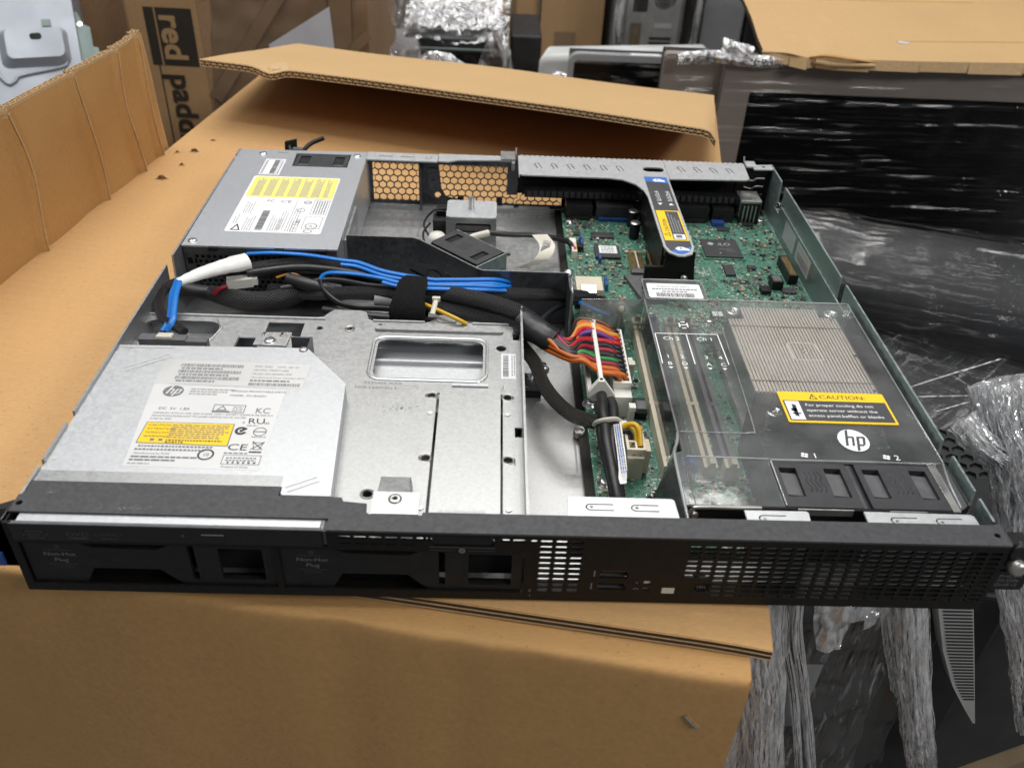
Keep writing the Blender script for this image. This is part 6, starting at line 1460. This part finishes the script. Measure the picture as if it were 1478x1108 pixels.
m = MB(); film_quad(m, M @ Vector((0, -330, 6)), M @ Vector((330, -330, 6)), M @ Vector((330, 0, 6)) - Vector((0, 0, 60)), M @ Vector((0, -62, 6)), 'film_long', 30, 20, 4, .02, 4); m.box(95, 140, -74, -65.4, -12, -4, 'paper_white', M); m.build('film_wrapping', b_)
t, b_, M = monitor('monitor with a dull brown frame, its corner showing beside the wide black screen', 408, 120, -320, 20, (60, 60, 200, 20), 'taupe_plastic', 815, 5, False)
o = thing('monitor', 'wide black screen in a taupe frame, wrapped in streaky film under the torn carton', 'monitor', (800, 820, -620))
m = MB(); M = frame((479, 798, 0), (1, 0, 0), (0, 0, 1)); m.plate(rect(0, -420, 640, 21), [rrect(34, -390, 606, -16, 4)], 16, M @ T(0, 0, -16), 'taupe_plastic'); m.box(4, 636, -416, 18, -60, -16, 'black_case', M); m.box(200, 440, -620, -420, -60, -16, 'black_case', M); b_ = m.build('monitor_frame', o, 1.5)
m = MB(); m.flat(rect(32, -392, 608, -14), M, 'monitor_glass', -8); m.build('screen', b_)
m = MB(); film_quad(m, M @ Vector((-70, -420, 8)), M @ Vector((640, -420, 8)), M @ Vector((640, 24, 8)), M @ Vector((-75, 24, 8)), 'film_long', 60, 40, 5, .012, 6)
rope(m, [M @ Vector((-60, 20, 4)), M @ Vector((-20, 25, 6)), M @ Vector((30, 21, 6)), M @ Vector((75, 24, 4))], 7, 'film_bunched', 5); rope(m, [M @ Vector((-10, 34, -4)), M @ Vector((8, 30, 0)), M @ Vector((26, 26, 2))], 11, 'film_bunched', 9); m.build('film_wrapping', b_)
# torn carton lid on top
o = thing('shipping_carton', 'big flat carton with a torn crumpled front edge at the upper right', 'carton', (820, 960, 24), 'shipping cartons stacked behind the box')
m = MB()
edge_l = [(519, 800), (530, 792), (548, 786), (566, 775), (578, 782), (600, 777), (640, 776), (700, 778), (760, 783), (829, 789), (900, 792), (1080, 800)]
outer = edge_l + [(1080, 1340), (556, 1340), (553, 1062), (540, 950), (525, 850)]
m.plate(outer, [], 7, TOP(26), 'kraft_pale', 'flute_shade'); m.box(640, 1080, 900, 1040, -620, 26, 'kraft_far'); b_ = m.build('carton_lid', o)
m = MB(); pts = edge_l
for k, ((a, b), (c, d)) in enumerate(zip(pts, pts[1:])):
    w = 3 + 4 * abs(noise.noise(Vector((k * 1.3, 0, 5)))); m.add([Vector((a, b, 33)), Vector((c, d, 33)), Vector((c, d - w * .7, 24 - w)), Vector((a, b - w, 25 - w))], [(0, 1, 2, 3)], 'kraft_edge', True)
m.tube([(568, 777, 33), (585, 771, 37), (612, 770, 35), (648, 777, 30)], 3.6, 'kraft_face', 10, 5, ry=2, up=(0, 0, 1), jit=.5, rad=lambda t: .4 + 1.2 * t * (1 - t) * 2); m.tube([(575, 772, 29), (600, 768, 28), (645, 773, 27)], 2.6, 'kraft_edge', 8, 5, jit=.5); m.tube([(519, 800, 31), (545, 788, 34), (563, 780, 32)], 3, 'kraft_edge', 8, 5, ry=1.4, up=(0, 0, 1), jit=.5)
m.build('torn_edge', b_)
m = MB(); m.flat([(553, 1058), (900, 1090), (900, 1093), (553, 1061)], TOP(33.3), 'kraft_face'); m.flat([(700, 860), (1080, 905), (1080, 908), (700, 861.5)], TOP(33.3), 'kraft_face')
m.flat([(700, 852), (712, 850), (716, 858), (704, 861)], TOP(33.6), 'paper_grey'); m.build('crease_mark', b_)

# ---- right: wrapped dark bundles
o = thing('wrapped_bundle', 'long rolled dark bundle in shiny stretch film beside the server right rear corner', 'wrapped equipment', (760, 470, -180))
ax0, ax1 = Vector((455, 520, -98)), Vector((1100, 322, -98))
m = MB(); m.tube([ax0, ax0.lerp(ax1, .5), ax1], 66, 'black_case', 24, 6, ry=56, up=(0, 0, 1)); b_ = m.build('bundle_core', o)
m = MB(); dR = (ax1 - ax0); dn = dR.normalized(); sd = Vector((dn.y, -dn.x, 0))
sheet(m, lambda u, v: ax0 + dR * u - dn * 8 * (1 - u) + sd * 72 * math.cos(v * PI * 1.15 - .3) + Vector((0, 0, 1)) * 62 * math.sin(v * PI * 1.15 - .3), 90, 30, 'film_roll', 4, .03, 3)
for a, b in (((.02, 1.35), (.16, 1.2)), ((.3, 1.3), (.75, 1.15))):
    q = lambda u, th, k=1.05: ax0 + dR * u + sd * 70 * k * math.cos(th) + Vector((0, 0, 1)) * 61 * k * math.sin(th)
    rope(m, [q(a[0], a[1]), q((a[0] + b[0]) / 2, (a[1] + b[1]) / 2 + .04), q(b[0], b[1])], 1.6, 'film_loose', a[1] * 9, None, 12, 10)
m.build('film_wrapping', b_)
o = thing('wrapped_bundle', 'flat dark stack under crossed strands of stretch film, right of the server', 'wrapped equipment', (740, 330, -620))
m = MB(); m.hexa([(452, 262, -620), (1050, 130, -620), (1150, 340, -620), (480, 500, -620)], [(454, 268, -155), (1050, 140, -155), (1150, 340, -112), (480, 470, -112)], 'black_case'); b_ = m.build('stack_core', o, 8)
m = MB(); film_quad(m, (450, 266, -151), (1050, 136, -151), (1150, 340, -106), (478, 470, -106), 'film_cross', 70, 50, 6, .014, 8); film_quad(m, (450, 266, -147), (1050, 136, -147), (1150, 342, -102), (478, 472, -102), 'film_cross_b', 60, 40, 5, .016, 18)
def strand(a, b, r, sd_, sag=4):
    a, b = Vector(a), Vector(b); mid = a.lerp(b, .5) + Vector((0, 0, sag)); rope(m, [a, mid, b], r, 'film_bunched', sd_, None, 14, 14, .35)
for a, b, r in (((480, 262, -140), (780, 222, -132), 1.8), ((490, 250, -142), (760, 236, -140), 2.6), ((470, 300, -134), (660, 372, -108), .6), ((470, 330, -130), (760, 336, -120), .5), ((480, 280, -138), (720, 356, -112), .5)): strand(a, b, r, a[0])
m.build('film_wrapping', b_)
o = thing('computer_case', 'black mesh fronted computer case low beside the server right front corner', 'computer case', (525, 160, -620))
m = MB(); CMx = frame((500, 255, -150), (.97, -.2, -.12), (.1, .1, -.99)); 
m.hexa([(468, 85, -620), (524, 78, -620), (584, 222, -620), (510, 248, -620)], [(468, 85, -84), (524, 78, -84), (584, 222, -82), (510, 248, -82)], 'black_case'); b_ = m.build('case_body', o, 3)
m = MB(); A, B, D_, E2 = Vector((470, 86, -83)), Vector((523, 80, -83)), Vector((582, 222, -81)), Vector((511, 246, -81))
nq = (B - A).cross(E2 - A).normalized(); MMx = frame(A + nq * 1.5, B - A, E2 - A, nq); honey(m, frame((468, 84, -82), (1, 0, 0), (.3, .95, 0)), 2, 62, 4, 158, 11, 2.0, 'black_case', .82); m.lathe(A.lerp(B, .55).lerp(D_.lerp(E2, .5), .35) + nq * 3, [(12, 0), (12, 3), (9, 4), (9, 1)], 'black_case', 22, nq); m.lathe(A.lerp(B, .8).lerp(D_, .4) + nq * 3, [(7, 0), (7, 5), (5, 6)], 'grey_case', 16, nq); m.box(4, 9, 96, 104, 2, 12, 'white_case', frame((468, 84, -82), (1, 0, 0), (.3, .95, 0))); m.build('mesh_front', b_)
m = MB(); bundle(m, [(508, 152, 24), (518, 134, -4), (532, 120, -40), (541, 108, -80), (547, 100, -130)], 18, 110, 21, 14, shade_core=0); bundle(m, [(488, 142, 2), (498, 132, -6), (514, 126, -16), (528, 118, -34)], 9, 36, 23, 8, shade_core=0); tag(m.build('film_tuft'), 'whitish crumpled tuft of stretch film hanging right of the black mesh case', 'stretch film')

# ---- below the server's right end: wrapped black screens standing on edge
o = thing('monitor', 'black monitor standing on edge in film ropes below the server right end', 'monitor', (430, 110, -620))
m = MB(); m.box(318, 434, 78, 150, -620, -70, 'black_case'); m.box(400, 436, 66, 150, -620, -60, 'monitor_glass'); b_ = m.build('monitor_body', o, 2)
m = MB(); m.flat(rect(392, -190, 412, -125), frame((0, 60, 0), (1, 0, 0), (0, 0, 1)), 'grey_case'); m.build('corner_foot', b_)
m = MB()
bundle(m, [(340, 54, 10), (350, 52, -40), (362, 50, -90), (376, 50, -150), (392, 50, -230), (400, 48, -330)], 14, 70, 1, 10)
bundle(m, [(350, 58, 0), (350, 56, -60), (356, 56, -120), (368, 56, -200), (372, 54, -330)], 16, 70, 31, 10)
bundle(m, [(372, 52, -10), (381, 50, -75), (398, 50, -130), (424, 50, -216), (440, 48, -280)], 3.2, 12, 11); bundle(m, [(366, 54, 0), (376, 50, -80), (394, 48, -140), (416, 46, -220)], 2.6, 8, 14)
film_quad(m, (346, 42, -330), (478, 40, -330), (440, 46, -14), (344, 46, -14), 'film_hang', 60, 60, 7, .03, 5); film_quad(m, (372, 60, -330), (470, 58, -330), (436, 62, -14), (366, 62, -14), 'film_hang', 40, 50, 5, .035, 25)
m.build('film_wrapping', b_)
o = thing('monitor', 'black monitor edge wrapped in a thick white rope of film, below the server', 'monitor', (490, 110, -620))
m = MB(); m.box(440, 486, 74, 160, -620, -50, 'black_case'); m.box(486, 600, 84, 160, -620, -60, 'black_case'); b_ = m.build('monitor_body', o, 2)
m = MB()
bundle(m, [(424, 60, 0), (440, 52, -56), (458, 50, -110), (484, 50, -180), (502, 50, -230), (520, 48, -320)], 9.5, 64, 41, 8)
bundle(m, [(414, 62, -10), (428, 58, -50), (446, 54, -100), (462, 54, -140)], 6, 14, 44, shade_core=0)
film_quad(m, (398, 50, -98), (410, 50, -94), (436, 58, -6), (374, 58, -6), 'film_strip', 44, 44, 7, .07, 47); film_quad(m, (420, 52, -82), (430, 52, -74), (446, 60, -4), (406, 60, -4), 'film_strip', 34, 34, 6, .08, 52); film_quad(m, (378, 62, -110), (384, 62, -116), (392, 66, -10), (372, 66, -10), 'film_loose', 14, 30, 6, .06, 59)
m.build('film_wrapping', b_)
o = thing('monitor_stand', 'grey finely ribbed curved foot pointing down between black panels', 'monitor stand', (480, 60, -300))
m = MB(); SM_ = frame((0, 62, 0), (1, 0, 0), (0, 0, 1))
L_ = [(446, -24), (456, -58), (472, -97), (489, -130), (503, -151), (515, -168)]; outl2 = L_ + [(516.5, -168), (490.5, -97), (475.5, -57), (463, -24)]
m.plate(outl2, [], 12, SM_, 'rib_grey'); b_ = m.build('stand_foot', o, 1)
m = MB()
for k in range(40):
    z = -30 - k * 2.9
    xl = None
    for (a, za), (b, zb) in zip(L_, L_[1:]):
        if zb <= z <= za: xl = a + (b - a) * (za - z) / (za - zb)
    if xl is None: continue
    xr = 475.5 + (-57 - z) * .372
    if xr - xl > 6: m.plate([(xl + 2.5, z), (xr - 1, z), (xr - 1, z + 1.0), (xl + 2, z + 1.0)], [], .5, SM_, 'black_case', w0=12.0)
m.build('rib_groove', b_)
o = thing('wrapped_bundle', 'black panel with film gathered down its edge at the bottom right corner', 'wrapped equipment', (560, 60, -620))
m = MB(); m.box(512, 700, 90, 200, -620, -125, 'pit_black'); b_ = m.build('panel_body', o, 2)
m = MB(); bundle(m, [(484, 60, -20), (502, 54, -58), (522, 50, -100), (534, 48, -130), (550, 46, -165)], 9, 54, 61, 8); bundle(m, [(504, 64, -10), (518, 58, -50), (542, 52, -110), (562, 50, -160)], 9, 40, 67, 7); m.build('film_wrapping', b_)
m = MB(); A, B = Vector((492, 20, -205)), Vector((575, 20, -132)); d = (B - A).normalized(); q = Vector((-d.z, 0, d.x)) * 9
m.hexa([A - q, B - q, B + q, A + q], [v + Vector((0, 9, 3)) for v in (A - q, B - q, B + q, A + q)], 'tan_strap'); tag(m.build('board_strip', None, 1.5), 'shiny tan strip of board lying aslant at the bottom right corner', 'board strip')
# ================================================================== camera, light
sc = bpy.context.scene
cam = bpy.data.cameras.new('camera'); co = bpy.data.objects.new('camera', cam); C.objects.link(co); sc.camera = co
co.matrix_world = Matrix(((0.99907058, -0.02900877, -0.03188199, .20176197), (-0.00840499, 0.59434539, -0.80416597, -.26510343), (0.04227678, 0.80368653, 0.59354918, .31893347), (0, 0, 0, 1)))
cam.sensor_width = 36; cam.lens = 1267.866 / 1478 * 36; cam.clip_start = .02; cam.clip_end = 60
cam.dof.use_dof = True; cam.dof.focus_distance = .52; cam.dof.aperture_fstop = 13
w = bpy.data.worlds.new('World'); sc.world = w; w.use_nodes = True
bg = w.node_tree.nodes['Background']; bg.inputs[0].default_value = (.62, .66, .72, 1); bg.inputs[1].default_value = .27
def lamp(name, loc, aim, sx, sy, power, col):
    l = bpy.data.lights.new(name, 'AREA'); l.shape = 'RECTANGLE'; l.size = sx; l.size_y = sy; l.energy = power; l.color = col
    o = bpy.data.objects.new(name, l); C.objects.link(o); o.location = loc
    o.rotation_euler = (Vector(aim) - Vector(loc)).to_track_quat('-Z', 'Y').to_euler(); return o
for y in (-.15, .45, 1.05, 1.65, 2.25): lamp('ceiling_lamp', (.15, y, 2.3), (.2, y * .6 + .15, 0), 2.2, .16, 15.5 if y > 0 else 9, (1, .975, .94))
lamp('ceiling_lamp', (-.9, .5, 2.2), (.1, .3, 0), .9, 1.6, 14, (.93, .97, 1))
lamp('ceiling_lamp', (1.7, -1.1, 1.5), (.45, .05, -.1), .9, .3, 22, (1, .98, .95))
sc.view_settings.view_transform = 'Standard'; sc.view_settings.look = 'None'; sc.view_settings.exposure = 0; sc.view_settings.gamma = 1
